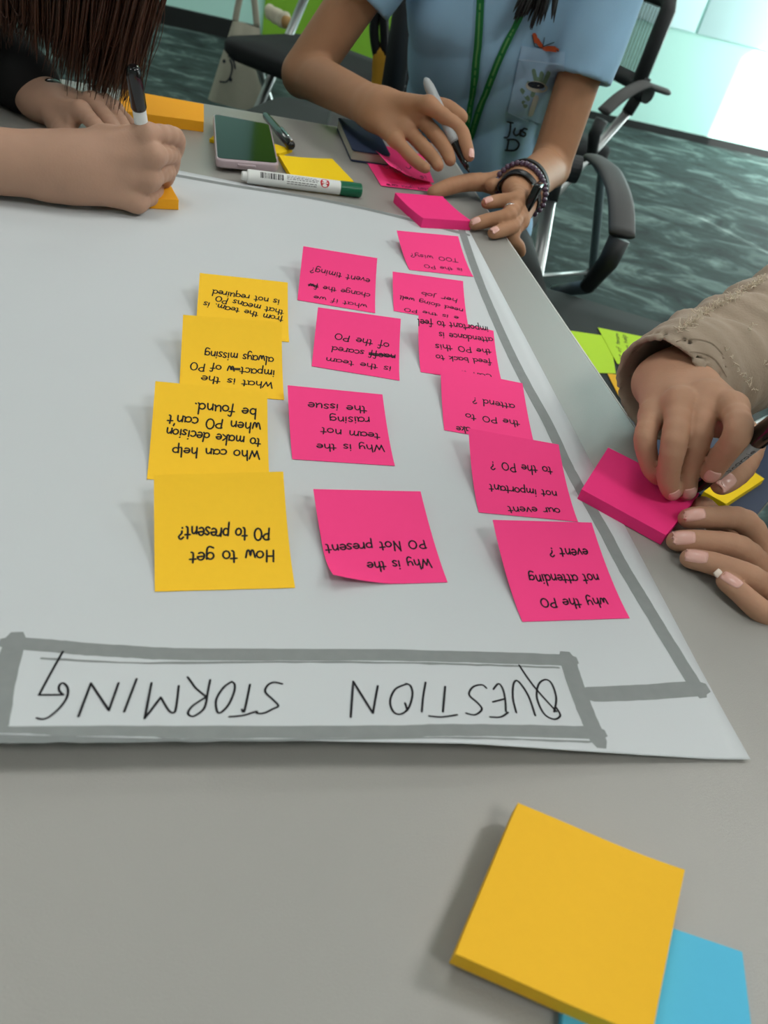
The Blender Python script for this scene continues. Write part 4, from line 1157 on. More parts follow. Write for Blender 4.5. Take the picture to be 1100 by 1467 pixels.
if DEBUG:
    for k_, (J_, w_, e_) in HANDS.items():
        print(k_, 'wrist', np.round(w_), 'elbow', np.round(e_), np.round(proj(e_)), 'fore %d' % np.linalg.norm(w_ - e_), 'px/mm %.2f' % (FPX / depth(w_)))
        for f_, P_ in J_.items():
            print('   ', f_, 'w-mcp %d' % np.linalg.norm(P_[0] - w_), [int(np.linalg.norm(P_[i + 1] - P_[i])) for i in range(3)], 'z', [int(p[2]) for p in P_], 'tip', np.round(P_[3]))
        m_ = [J_[f][0] for f in ('index', 'middle', 'ring', 'little')]
        print('    gaps', [int(np.linalg.norm(m_[i + 1] - m_[i])) for i in range(3)])

def arm(J, wr_, el, sh, scale=1.0, wr=(26, 18), er=33, ur=38, normal=None):
    ex = [(el, sh, er, ur)] if sh is not None else []
    return hand(J, wr_, el, scale, wr, er, 1.6, ex, normal=normal)
def person(name, label, loc, VQ, m):
    V, Q = VQ
    o = link(name, [w(p) for p in V], Q, m, None, True)
    return tag(o, label, 'person')
def bvh_of(o):
    return BVHTree.FromPolygons([o.matrix_basis @ v.co if o.parent is None else (parent_world(o) @ v.co) for v in o.data.vertices], [tuple(p.vertices) for p in o.data.polygons])
def hit(bvh, u, v, off=1.0):
    d = Vector(ray(u, v)).normalized(); O = w(ORG)
    loc, nr, i, t = bvh.ray_cast(O, d)
    if loc is None: return None
    if nr.dot(d) > 0: nr = -nr
    return loc + nr * (off / 1000)
def drape_poly(name, bvh, quadpx, m, parent, off=1.2, n=10, nv=10):
    V = [];F = []; last = None
    a, b, c, d = [np.array(q, float) for q in quadpx]
    for i in range(n + 1):
        for j in range(nv + 1):
            s, t = i / n, j / nv
            p = a * (1 - s) * (1 - t) + b * s * (1 - t) + c * s * t + d * (1 - s) * t
            h = hit(bvh, p[0], p[1], off); last = h if h is not None else last
            V.append(last)
    for i in range(n):
        for j in range(nv): F.append((i * (nv + 1) + j, (i + 1) * (nv + 1) + j, (i + 1) * (nv + 1) + j + 1, i * (nv + 1) + j + 1))
    return link(name, V, F, m, parent, True)
def drape_strokes(name, bvh, strokes, wpx, m, parent, off=1.6):
    V = [];F = []; last = None
    for S in strokes:
        L, R = ribbon2d(S, wpx); n = len(V)
        for a, b in zip(L, R):
            for p in (a, (a + b) / 2, b):
                h = hit(bvh, p[0], p[1], off); last = h if h is not None else last
                V.append(last)
        for i in range(len(L) - 1):
            for q in range(2): F.append((n + 3 * i + q, n + 3 * i + q + 1, n + 3 * (i + 1) + q + 1, n + 3 * (i + 1) + q))
    return link(name, V, F, m, parent, True)
def drape_disc(name, bvh, c, rx, ry, m, parent, off=1.6, rot=0.0, n=18):
    V = [hit(bvh, c[0], c[1], off)]
    for k in range(n):
        a = 2 * math.pi * k / n; x, y = rx * math.cos(a), ry * math.sin(a)
        V.append(hit(bvh, c[0] + x * math.cos(rot) - y * math.sin(rot), c[1] + x * math.sin(rot) + y * math.cos(rot), off) or V[-1])
    return link(name, V, [(0, 1 + k, 1 + (k + 1) % n) for k in range(n)], m, parent)
def torus(c, axis, R1, R2, r, n=36, m=10, upv=None):
    """elliptic ring round an axis (mm): radii R1 along upv, R2 across; r = (radial, axial) half thickness"""
    ax = nrm(axis); u = np.asarray(upv, float); u = nrm(u - ax * (u @ ax)); v = np.cross(ax, u)
    V = [];F = []
    for i in range(n):
        a = 2 * math.pi * i / n; d = u * math.cos(a) * R1 + v * math.sin(a) * R2; dn = nrm(d)
        for j in range(m):
            b = 2 * math.pi * j / m
            V.append(w(np.asarray(c) + d + dn * math.cos(b) * r[0] + ax * math.sin(b) * r[1]))
    for i in range(n):
        for j in range(m): F.append((i * m + j, ((i + 1) % n) * m + j, ((i + 1) % n) * m + (j + 1) % m, i * m + (j + 1) % m))
    return V, F

# ---------------- build: right person
shA, shB = np.array([560, 850, 260.]), np.array([640, 490, 150.])
vA = arm(A, wA, eA, shA, 1.04, (26.5, 19), 33, 40)
vB = arm(B, wB, eB, shB, 1.02, (26, 18), 33, 40)
fR = nrm([-0.9, -0.1, 0])
torsoR = [(np.array([820, 640, -255.]), np.array([720, 660, 60.]), 120, 125, (fR, 1.35)), (np.array([720, 660, 60.]), np.array([630, 670, 215.]), 125, 120, (fR, 1.35)), (shA, shB, 52, 52, None), (np.array([620, 665, 270.]), np.array([570, 655, 400.]), 52, 50, None)]
hR = np.array([540, 650, 480.])
bR, frR = body_mesh([vA, vB], torsoR, hR, [-0.75, -0.25, -0.6])
pR = person('person', 'person in a frayed beige jacket on the right, writing on a thick pink pad', None, bR, MT['skin_right'])
eyes(pR, hR, frR); NB[0] = bvh_of(pR)
nail(A['index'][3] + nrm([-.2, -.8, .5]) * 5, A['index'][2], [-.15, -.8, .5], 10, 12, pR)
nail(A['middle'][3] + nrm([0, -.85, .35]) * 6.2, A['middle'][2], [0, -.9, .35], 9.5, 10, pR)
nail(A['ring'][3] + nrm([0, -.85, .3]) * 5.9, A['ring'][2], [0, -.9, .3], 9, 9, pR)
nail(A['thumb'][3] + nrm([-.1, -.75, .6]) * 7.5, A['thumb'][2], [-.1, -.75, .6], 11, 13, pR)
for f_, wd_, ln_ in (('index', 9, 11), ('middle', 10, 12.5), ('ring', 9.5, 12), ('little', 8, 11)):
    nail(B[f_][3] + nrm([.0, -.45, .9]) * (FR[f_][3] * 1.02 - .2) - nrm(B[f_][3] - B[f_][2]) * 1, B[f_][2], [0, -.45, .9], wd_, ln_, pR)
nail(B['little'][3] + nrm([0, -.45, .9]) * 4.6 + nrm(B['little'][3] - B['little'][2]) * 6.5, B['little'][2], [0, -.45, .9], 7, 5.5, pR, 'nail_tip')
# hair
def hair_cap(c, fr, m, parent, strands):
    f, up, s = fr; c = np.asarray(c, float)
    H = Field(c - 170, c + 170, 5)
    H.cap(c + up * 26 - f * 22, c + up * 26 - f * 2, 92, 84, 8)
    H.cap(c - f * 40 + up * 10, c - f * 50 - up * 60, 72, 60, 20)
    H.cap(c + f * 60 + up * 15, c + f * 90 - up * 90, 46, 56, 0, op='cut')
    V, Q = H.mesh(); mb = MB().add([w(p) for p in V], [tuple(q) for q in Q])
    for P, r in strands:
        P = catmull(P, 5); n = len(P)
        mb.tube([w(p) for p in P], [max(r * (1 - .95 * (i / (n - 1)) ** 3), .15) / 1000 for i in range(n)], 6)
    o = link('hair', mb.v, mb.f, m, parent, True); return o
f, up, s = frR
hair_cap(hR, frR, MT['hair_black'], pR, [])
# jacket
cA = onlen(966, 536, wA, 18, 1); axA = nrm(eA - wA)
lo, hi = bounds([cA, eA, shA, shB, eB, [860, 640, -260], [630, 670, 330]], 190)
J = Field([min(lo[0], 150), 250, -330], hi, 4.0)
cuff0 = wA - axA * 9
for a_, b_, ra, rb in ((cuff0 + axA * 14, cuff0 + axA * 70, 43, 47), (cuff0 + axA * 70, eA, 47, 58), (eA, shA, 58, 64)):
    J.cap(a_ - np.array([0, 0, 8.]), b_ - np.array([0, 0, 14.]), ra, rb, 10, (np.array([0, 0, 1.0]), 1.08))
for a_, b_, ra, rb in ((wB + nrm(eB - wB) * 60, eB, 44, 56), (eB, shB, 56, 62)): J.cap(a_, b_, ra, rb, 12)
for a, b, ra, rb, fl in torsoR[:2]: J.cap(a, b, ra + 20, rb + 20, 40, fl)
J.cap(shA, shB, 66, 66, 40)
def foldR(X, Y, Z):
    t = (X - wA[0]) * axA[0] + (Y - wA[1]) * axA[1] + (Z - wA[2]) * axA[2]
    q = (X - wA[0]) * .5 - (Y - wA[1]) * .5 + Z * .7
    f1 = np.sin(t / 15. + np.sin(q / 26.) * 1.3 + q / 50.); f2 = np.sin(t / 30. - q / 22. + np.sin(q / 30.))
    return 6.0 * (.35 - np.abs(f1)) * np.clip((t - 26) / 12., 0, 1) * (1 / (1 + (t / 220.) ** 4)) + 4.5 * (.4 - np.abs(f2)) * np.clip((t - 26) / 12., 0, 1) + 1.1 * np.sin(q / 11. + t / 31.) * np.clip((t - 20) / 14., .25, 1)
J.displace(foldR)
ring_ = cuff0 + axA * 6
J.cap(ring_ + axA * 2 - np.array([0, 0, 5.]), ring_ + axA * 26 - np.array([0, 0, 5.]), 45.5, 48, 2.5)
J.displace(lambda X, Y, Z: -0.9 * np.sin(((X - wA[0]) * axA[0] + (Y - wA[1]) * axA[1] + (Z - wA[2]) * axA[2]) / 2.6))
def plane_cut(Fd, c, n, ax0, rad):
    def fn(X, Y, Z):
        d = (X - c[0]) * n[0] + (Y - c[1]) * n[1] + (Z - c[2]) * n[2]
        r2 = (X - c[0]) ** 2 + (Y - c[1]) ** 2 + (Z - c[2]) ** 2 - d * d
        return np.where((r2 < rad * rad) & (np.abs(d) < 130), d, -1e3)
    ax = [Fd.lo[i] + Fd.h * np.arange(Fd.n[i]) for i in range(3)]
    X, Y, Z = np.meshgrid(*ax, indexing='ij', sparse=True)
    Fd.F = np.maximum(Fd.F, fn(X, Y, Z)).astype(np.float32)
plane_cut(J, ring_ - axA * 12, -axA, None, 90)
J.cap(ring_ - axA * 60 - np.array([0, 0, 4.]), ring_ + axA * 30 - np.array([0, 0, 3.]), 41.5, 38, 0, op='cut')
jV, jQ = J.mesh()
jk = fmesh('jacket', jV, jQ, MT['jacket'], pR)
bj = bvh_of(jk)
mb = MB()
def threads(path, n, ln, off0=0.0):
    P = catmull([np.array(p, float) for p in path], 12)
    for k in range(n):
        p = P[random.randrange(len(P))] + np.array([random.gauss(0, 1.5), random.gauss(0, 1.5)])
        h = hit(bj, p[0], p[1], off0)
        if h is None: continue
        d = Vector((random.gauss(0, .6), random.gauss(0, .6), random.gauss(.5, .6))).normalized()
        l = random.uniform(.4, 1) * ln / 1000; e2 = Vector((random.gauss(0, .5), random.gauss(0, .5), random.gauss(0, .5))).normalized()
        mb.tube([h - d * .0006, h + d * l * .5, h + d * l * .8 + e2 * l * .35, h + d * l * .8 + e2 * l * .7], .00032, 4)
threads([(972, 474), (995, 458), (1020, 443), (1045, 430), (1070, 414), (1092, 402)], 260, 6.5)
threads([(1040, 500), (1065, 540), (1085, 560)], 30, 5.0)
threads([(1075, 470), (1095, 520)], 14, 5.0)
mb.build('frayed_threads', MT['thread'], jk)['kind'] = 'stuff'
drape_strokes('cuff_stitching', bj, [catmull(S, 6) for S in ([(925, 545), (945, 520), (985, 505), (1020, 512), (1040, 540)], [(940, 508), (975, 488), (1015, 490), (1038, 512)])], 1.3, MT['jacket_seam'], jk, .5)
# trousers and shoes
mb = MB()
for q in (70, -90):
    mb.tube([w((840, 650 + q, -250)), w((620, 650 + q, -215)), w((430, 640 + q, -215)), w((415, 640 + q, -430)), w((430, 640 + q, -690))], [.095, .09, .07, .06, .05], 20)
mb.build('trousers', MT['trousers'], pR, smooth=True)
for q in (70, -90):
    MB().tube([w((450, 640 + q, -705)), w((360, 640 + q, -712)), w((300, 640 + q, -722))], [.036, .036, .016], 14).build('shoe', MT['black'], pR, smooth=True)

# ---------------- build: blue shirt person
shC, shD = np.array([-175, 1395, 275.]), np.array([118, 1390, 282.])
vC = arm(C, wC, eC, shC, 1.08, (24, 18), 34, 37)
vD = arm(D, wD, eD, shD, 1.06, (25, 18), 31, 34)
fB = nrm([-0.15, -1, 0])
torsoB = [(np.array([15, 1640, -270.]), np.array([-10, 1530, -60.]), 118, 108, (fB, 1.3)), (np.array([-10, 1530, -60.]), np.array([-25, 1440, 170.]), 108, 122, (fB, 1.3)), (np.array([-25, 1440, 170.]), np.array([-28, 1420, 240.]), 122, 110, (fB, 1.3)), (shC, shD, 40, 40, None), (np.array([-28, 1410, 290.]), np.array([-35, 1375, 400.]), 50, 48, None)]
hB = np.array([-45, 1345, 480.])
bB, frB = body_mesh([vC, vD], torsoB, hB, [-0.2, -0.75, -0.6])
pB = person('person', 'person in a light blue printed shirt with a green lanyard at the far corner', None, bB, MT['skin_blue'])
eyes(pB, hB, frB); NB[0] = bvh_of(pB)
nail(C['index'][3] + nrm([.3, -.4, .5]) * 6.1, C['index'][2], [.4, -.3, .6], 8.5, 10, pB)
for f_ in ('index', 'middle', 'ring'):
    nail(D[f_][3] + nrm([0, -.5, .85]) * 6.0, D[f_][2], [0, -.5, .85], 8.5, 9.5, pB)
f, up, s = frB
st = []
for k in range(90):
    a = random.uniform(-1, 1); e = np.array([20 + 22 * a + random.gauss(0, 5), 1318 + random.gauss(0, 6), 178 + 40 * abs(a) + random.uniform(0, 40)])
    st.append(([hB + up * 80 + s * random.uniform(-40, 40), hB + s * -88 * 0 + np.array([random.uniform(60, 92), random.uniform(-40, 30), 20]), hB + np.array([random.uniform(55, 85), random.uniform(-30, 0), -120]), e + np.array([0, 0, 70]), e], random.uniform(1.6, 3)))
for k in range(34):
    e = aty(random.uniform(735, 795), random.uniform(8, 30), 1296 + random.uniform(-6, 10))
    e = e + np.array([0, 0, -1.0]) * (12 - abs((proj(e)[0] - 765)) * .25)
    st.append(([hB + up * 60 + s * random.uniform(-40, 40), hB + np.array([random.uniform(62, 90), random.uniform(-30, 20), 0]), hB + np.array([random.uniform(60, 90), random.uniform(-25, 0), -130]), e * .6 + (hB + np.array([75, -20, -160])) * .4, e], random.uniform(6, 9)))
hair_cap(hB, frB, MT['hair_black'], pB, st)
S = Field([-320, 1200, -260], [260, 1720, 390], 4.5)
for a, b, ra, rb, fl in torsoB[:3]: S.cap(a, b, ra + 14, rb + 14, 40, fl)
S.cap(shC, shD, 52, 52, 40)
hemC, hemD = shC + (eC - shC) * .50, shD + (eD - shD) * .56
def foldB(X, Y, Z):
    low = np.clip((250 - Z) / 260., .2, 1)
    f1 = np.sin(X / 19. + np.sin(Z / 60.) * 1.2 + Y / 70); f2 = np.sin((X * .7 - Z * .7) / 24. + Y / 40)
    return 9.0 * (.45 - np.abs(f1)) * low + 5.0 * (.4 - np.abs(f2)) + 1.5 * np.sin(Z / 21. + X / 50.)
SL = Field(S.lo, S.lo + S.h * (S.n - 1), S.h)
SL.cap(shC, hemC + nrm(eC - shC) * 20, 54, 55, 25); SL.cap(shD, hemD + nrm(eD - shD) * 20, 54, 49, 25)
S.displace(foldB); SL.displace(lambda X, Y, Z: foldB(X, Y, Z) * .55)
for sh_, hm_, el_, r_ in ((shC, hemC, eC, 45), (shD, hemD, eD, 40)):
    d_ = nrm(el_ - sh_); plane_cut(SL, hm_, d_, None, 85)
    SL.cap(hm_ - d_ * 12, hm_ + d_ * 60, r_ - 1, r_, 0, op='cut')
S.merge(SL, 14)
# open hem below the waist
S.cap(np.array([40, 1700, -430.]), np.array([0, 1500, -330.]), 200, 200, 0, op='cut')
sV, sQ = S.mesh()
shirt = fmesh('shirt', sV, sQ, MT['shirt'], pB)
bs = bvh_of(shirt)
# pocket, print, butterfly, lettering
pk = drape_poly('pocket', bs, [(727, 159), (800, 186), (811, 75), (747, 65)], MT['pocket'], shirt, 2.2, 14, 14)
bp_ = bvh_of(pk)
drape_strokes('pocket_print', bs, [[(770, 112), (762, 135)], [(757, 118), (752, 150)], [(764, 100), (768, 120)], [(776, 104), (772, 122)], [(750, 145), (760, 158)], [(748, 128), (756, 140)], [(786, 102), (778, 118)]], 5.5, MT['print_green'], pk, 2.7)
drape_disc('pocket_print', bs, (768, 123), 15, 8, MT['print_cream'], pk, 3.0, .15)
drape_disc('pocket_print', bs, (767, 120.5), 11.5, 4.8, MT['print_dark'], pk, 3.4, .15)
drape_strokes('pocket_print', bs, [[(767, 138), (763, 150), (759, 162)]], 7, MT['print_cream'], pk, 3.0)
drape_strokes('pocket_seam', bs, [[(747, 66), (727, 159), (756, 172), (800, 186)], [(743, 84), (806, 93)]], 1.6, MT['seam'], pk, 3.0)
drape_strokes('butterfly_print', bs, [[(765, 50), (767, 58)], [(768, 56), (775, 66)], [(780, 69), (799, 72)], [(784, 68), (795, 69)]], 6.5, MT['print_orange'], shirt, 2.2)
drape_strokes('butterfly_print', bs, [[(762, 50), (765, 65), (776, 68)], [(777, 66), (779, 53)], [(777, 66), (794, 60)], [(798, 72), (802, 74)]], 1.3, MT['print_dark'], shirt, 2.6)
drape_strokes('shirt_lettering', bs, [[(727, 173), (735, 175)], catmull([(732, 174), (731, 186), (728, 195), (722, 196)], 4), catmull([(738, 183), (736, 189), (739, 193), (744, 190), (746, 184), (745, 193)], 3), catmull([(754, 184), (750, 183), (748, 187), (752, 190), (750, 194), (746, 193)], 3), [(729, 199), (726, 214)], catmull([(727, 199), (738, 199), (743, 206), (737, 214), (724, 214)], 4)], 2.6, MT['print_dark'], shirt, 2.0)
# lanyard
lan = drape_strokes('lanyard', bs, [catmull([(692, -40), (690, 0), (685, 65), (678, 131), (670, 178), (666, 196)], 6)], 10.5, MT['lanyard'], pB, 5.0)
lan2 = drape_strokes('lanyard', bs, [catmull([(748, 12), (740, 33), (714, 88), (690, 150), (676, 193), (670, 206)], 6)], 9.5, MT['lanyard'], pB, 4.4)
for P, par in (([(690, 0), (685, 65), (678, 131), (670, 178)], lan), ([(738, 37), (714, 88), (690, 150), (677, 190)], lan2)):
    P = catmull(P, 14); sts = []
    i = 2
    while i < len(P) - 3:
        p, q = P[i], P[i + 1]; sts.append([p, p + (q - p) * .8]); i += random.choice([1, 1, 2])
    drape_strokes('lanyard_lettering', bs, sts, 2.6, MT['lanyard_text'], par, 6.0)
# trousers and shoes
mb = MB()
mb.tube([w((-20, 1660, -255)), w((80, 1520, -235)), w((105, 1255, -195)), w((112, 1185, -215)), w((105, 1190, -430)), w((90, 1210, -690))], [.09, .085, .068, .058, .052, .045], 20)
mb.tube([w((40, 1660, -255)), w((-70, 1540, -235)), w((-110, 1260, -190)), w((-112, 1170, -215)), w((-100, 1200, -430)), w((-90, 1240, -690))], [.09, .09, .075, .066, .058, .05], 20)
mb.tube([w((15, 1660, -265)), w((10, 1560, -180))], [.13, .115], 24, flat=((0, 0, 1), .8))
mb.build('trousers', MT['trousers'], pB, smooth=True)
for x_ in (120, -90):
    MB().tube([w((x_, 1220, -705)), w((x_, 1130, -712)), w((x_, 1070, -722))], [.036, .036, .016], 14).build('shoe', MT['black'], pB, smooth=True)
# watch, bead bracelet, ring
axD = nrm(eD - wD); upD = nrm(np.cross(D['index'][0] - D['little'][0], axD)); upD = upD if upD[2] > 0 else -upD
wc = wD + axD * 21
R1, R2 = 26.5, 29.5
def conform_band(c, axis, half, thick, bv, n=48, m=6, upv=np.array([0, 0, 1.0])):
    ax = nrm(axis); u = nrm(upv - ax * (upv @ ax)); v = np.cross(ax, u); V = []; F = []
    rad = np.zeros((n, m + 1))
    for i in range(n):
        a = 2 * math.pi * i / n; d = u * math.cos(a) + v * math.sin(a)
        for j in range(m + 1):
            cc = c + ax * half * (2 * j / m - 1)
            h = bv.ray_cast(w(cc + d * 46), Vector(-d))
            rad[i, j] = 46 - h[3] * 1000 if h[0] is not None and h[3] < .040 else 26
    med = np.median(rad); rad = np.clip(rad, med * .6, med * 1.45)
    for _ in range(3): rad = (np.roll(rad, 1, 0) + rad * 2 + np.roll(rad, -1, 0)) / 4
    rad = np.maximum(rad, rad.mean(1, keepdims=True))
    for lay in (0, 1):
        for i in range(n):
            a = 2 * math.pi * i / n; d = u * math.cos(a) + v * math.sin(a)
            for j in range(m + 1): V.append(w(c + ax * half * (2 * j / m - 1) + d * (rad[i, j] + (.2 if lay == 0 else thick))))
    N = n * (m + 1)
    for i in range(n):
        i2 = (i + 1) % n
        for j in range(m):
            qd = (i * (m + 1) + j, i2 * (m + 1) + j, i2 * (m + 1) + j + 1, i * (m + 1) + j + 1)
            F.append(qd); F.append(tuple(N + k for k in qd[::-1]))
        F.append((i * (m + 1), i * (m + 1) + N, i2 * (m + 1) + N, i2 * (m + 1)))
        F.append((i2 * (m + 1) + m, i2 * (m + 1) + m + N, i * (m + 1) + m + N, i * (m + 1) + m))
    return V, F, rad, u, v
V, F, rad_, u_, v_ = conform_band(wc, axD, 9.5, 2.6, NB[0])
wt = MB().add(V, F).build('watch_strap', MT['band'], pB, smooth=True)
wt.data.set_sharp_from_angle(angle=math.radians(40))
sdD = nrm(np.cross(axD, upD)); sdD = sdD if sdD[0] > 0 else -sdD
def wbox(c, dims, m, name, par, bev=.0012):
    n_ = np.asarray(c) - wc; n_ = nrm(n_ - axD * (n_ @ axD))
    Rm = Matrix((Vector(nrm(np.cross(n_, axD))), Vector(axD), Vector(n_))).transposed()
    return MB().box(w(c), dims[0], dims[1], dims[2], Rm).build(name, m, par, bevel=bev)
_wh = hit(NB[0], 758, 288, 3.5)
wbox(np.array(_wh) * 1000 - np.array([0, 0, TABLE * 1000]), (.042, .032, .010), MT['black_gloss'], 'watch_case', wt, .003)
_wh = hit(NB[0], 766, 266, 2.5)
wbox(np.array(_wh if _wh else w(atd(766, 266, depth(wc) - 12))) * 1000 - np.array([0, 0, TABLE * 1000]), (.006, .021, .009), MT['chrome'], 'watch_lug', wt)
bc = wD - axD * 17
_, _, rb_, u_, v_ = conform_band(bc, axD, 3, 2, NB[0])
mb = MB()
for k in range(32):
    a = 2 * math.pi * k / 32
    mb.sphere(w(bc + (u_ * math.cos(a) + v_ * math.sin(a)) * (rb_[int(k * 1.5) % 48].mean() + 3.8) + axD * 4 * math.sin(a + 1)), .0038, 10, 6)
mb.build('bead_bracelet', MT['beads'], pB, smooth=True)
V, F = conform_band(wD - axD * 32, axD, 6, 2.2, NB[0])[:2]
MB().add(V, F).build('black_wristband', MT['black'], pB, smooth=True)
V, F = torus(D['middle'][1] + (D['middle'][0] - D['middle'][1]) * .25, D['middle'][0] - D['middle'][1], 9.2, 9.2, (1.0, 1.8), upv=np.array([0, 0, 1.0]))
MB().add(V, F).build('finger_ring', MT['chrome'], pB, smooth=True)

# ---------------- build: left person
shE, shF = np.array([-690, 790, 250.]), np.array([-760, 1110, 290.])
vE = arm(E_, wE, eE, shE, 1.06, (28, 20), 30, 40)
vF = arm(Fh, wF, eF, shF, 1.0, (26, 18), 33, 38)
fL = nrm([1, 0.05, 0])
torsoL = [(np.array([-930, 950, -260.]), np.array([-850, 955, 0.]), 118, 112, (fL, 1.3)), (np.array([-850, 955, 0.]), np.array([-735, 955, 200.]), 112, 120, (fL, 1.3)), (shE, shF, 48, 48, None), (np.array([-700, 955, 270.]), np.array([-590, 965, 390.]), 50, 48, None)]
hL = np.array([-520, 970, 440.])
bL, frL = body_mesh([vE, vF], torsoL, hL, [0.7, -0.2, -0.65])
pL = person('person', 'long haired person in a black top on the left, writing with a black pen', None, bL, MT['skin_left'])
eyes(pL, hL, frL)
T_ = Field([-1120, 650, -330], [-420, 1280, 390], 5.5)
for a, b, ra, rb, fl in torsoL[:2]: T_.cap(a, b, ra + 14, rb + 14, 40, fl)
T_.cap(shE, shF, 60, 60, 40); T_.cap(shE, eE + (shE - eE) * .45, 52, 48, 20); T_.cap(shF, eF, 52, 47, 20); T_.cap(eF, wF + (eF - wF) * .22, 46, 40, 15)
T_.displace(lambda X, Y, Z: 2.5 * np.sin(X / 16. + Z / 30. + np.sin(Y / 40.)))
fmesh('black_top', *T_.mesh(), MT['shirt_black'], pL)
f, up, s = frL
st = []
for k in range(1100):
    q = random.random()                                   # 0 = towards the body, 1 = outermost strands
    x1 = -600 + 222 * q + random.gauss(0, 5); y1 = 962 + random.gauss(0, 16)
    ze = [70, 78, 72, 52, 36, 36][min(int(q * 6), 5)] + random.uniform(-8, 26)
    if random.random() < .25: ze += random.uniform(0, 60)
    x2 = x1 - 42 * q ** 2 + random.gauss(0, 5)
    rt = hL + up * 70 + s * random.uniform(-70, 70) + f * random.uniform(-30, 40)
    mid = np.array([x1 + 10, y1 + 8, 330 + random.gauss(0, 10)])
    st.append(([rt, rt * .45 + mid * .55 + np.array([10, -10, 30]), mid, np.array([x1, y1, 190.]), np.array([(x1 + x2) / 2, y1 - 4, 110.]), np.array([x2 + 6 * math.sin(x1 / 9.), y1 - 6 + random.gauss(0, 4), ze])], random.uniform(1.0, 2.6)))
for k in range(7):
    st.append(([hL + up * 60, np.array([-400, 960, 330.]), np.array([-372 - k * 3, 955, 160.]), np.array([-385 - 3 * k, 948, 90.]), np.array([-415, 945, 45.])], .5))
hair_cap(hL, frL, MT['hair_brown'], pL, st)
axF = nrm(eF - wF); upF = nrm(np.cross(Fh['index'][0] - Fh['little'][0], axF)); upF = upF if upF[2] > 0 else -upF
V, F = torus(wF + axF * 8, axF, 19.5, 28, (1.3, 7), upv=upF)
bw = MB().add(V, F).build('bracelet_watch', MT['chrome'], pL, smooth=True)
MB().sphere(w(wF + axF * 8 + upF * 21), .012, 16, 8, (1, 1, .4)).build('watch_dial', MT['black_gloss'], bw, smooth=True)
mb = MB()
for q in (70, -80):
    mb.tube([w((-950, 955 + q, -255)), w((-720, 955 + q, -215)), w((-520, 945 + q, -215)), w((-510, 945 + q, -430)), w((-520, 945 + q, -690))], [.09, .088, .07, .06, .05], 20)
mb.build('trousers', MT['trousers'], pL, smooth=True)
for q in (70, -80):
    MB().tube([w((-540, 945 + q, -705)), w((-450, 945 + q, -712)), w((-390, 945 + q, -722))], [.036, .036, .016], 14).build('shoe', MT['black'], pL, smooth=True)

# ---------------- the markers they hold
def held_marker(label, tip, tail, r, parts, name='marker_pen'):
    tip = np.asarray(tip, float); tail = np.asarray(tail, float); ax = nrm(tail - tip); L = np.linalg.norm(tail - tip)
    T = thing(name, label, 'marker', w(tip))
    out = {}
    for nm, m, prof in parts:
        out[nm] = MB().lathe(w(tip), ax, [(d * L / 1000, q * r / 1000) for d, q in prof], 28).build(nm, MT[m], T, smooth=False)
        o = out[nm]
        for p in o.data.polygons: p.use_smooth = len(p.vertices) == 4
    return T, ax, L, out
tip = PT_; tail = PT_ + PX_ * 136
Tm, ax_, L_, o_ = held_marker('black and grey marker held in the right hand of the person in beige', tip, tail, 6.4, [
    ('nib', 'black', [(0, .1), (.012, .28), (.03, .3)]), ('grip', 'black_gloss', [(.02, .42), (.05, .62), (.09, .66), (.10, .8), (.22, .86), (.225, .95)]),
    ('barrel', 'grey_plastic', [(.222, .93), (.30, 1), (.58, 1), (.585, .9)]), ('cap', 'black_gloss', [(.55, 1.0), (.56, 1.14), (.96, 1.08), (.99, .95), (1, .6)])])
# scrawled lettering along the barrel
nn = nrm(np.array([-.3, -.75, .6]) - ax_ * (np.array([-.3, -.75, .6]) @ ax_)); ss = np.cross(ax_, nn)
if (ss @ _X) - (ss @ _U) < 0: ss = -ss
sts = text_strokes('Sharpie', (L_ * .30, -1.4), (L_ * .53, -1.4), 2.6)
def fb(q): 
    a = .95 - q[1] / 6.5; return w(tip + ax_ * q[0] + (nn * math.cos(a) + ss * math.sin(a)) * 6.52)
V, F = ribbons_to_mesh(sts, fb, .55)
link('barrel_lettering', V, F, MT['ink'], o_['barrel'])
V2 = atd(672, 247, ZC - 2)
held_marker('grey ended black marker held by the person in the blue shirt', V2, atd(609, 112, ZC + 6), 6.6, [
    ('nib', 'black', [(0, .12), (.03, .3), (.05, .34)]), ('grip', 'black_gloss', [(.04, .42), (.12, .7), (.30, .9), (.32, 1)]),
    ('barrel', 'grey_plastic', [(.31, .98), (.36, 1.02), (.9, 1.0), (.97, .72), (1, .3)])])
tp = atz(216, 270, 13.2); Zt = depth(tp)
tl = onlen(190, 94, tp, 132, -1)
held_marker('black capped marker held upright in the left person\'s writing hand', tp, tl, 6.3, [
    ('nib', 'black', [(0, .12), (.03, .3), (.05, .34)]), ('grip', 'black', [(.04, .5), (.2, .85), (.22, .95)]),
    ('barrel', 'white_plastic', [(.21, .95), (.25, 1), (.76, 1), (.765, .9)]), ('cap', 'black_gloss', [(.685, 1.05), (.70, 1.16), (.93, 1.12), (.985, .9), (1, .5)])])

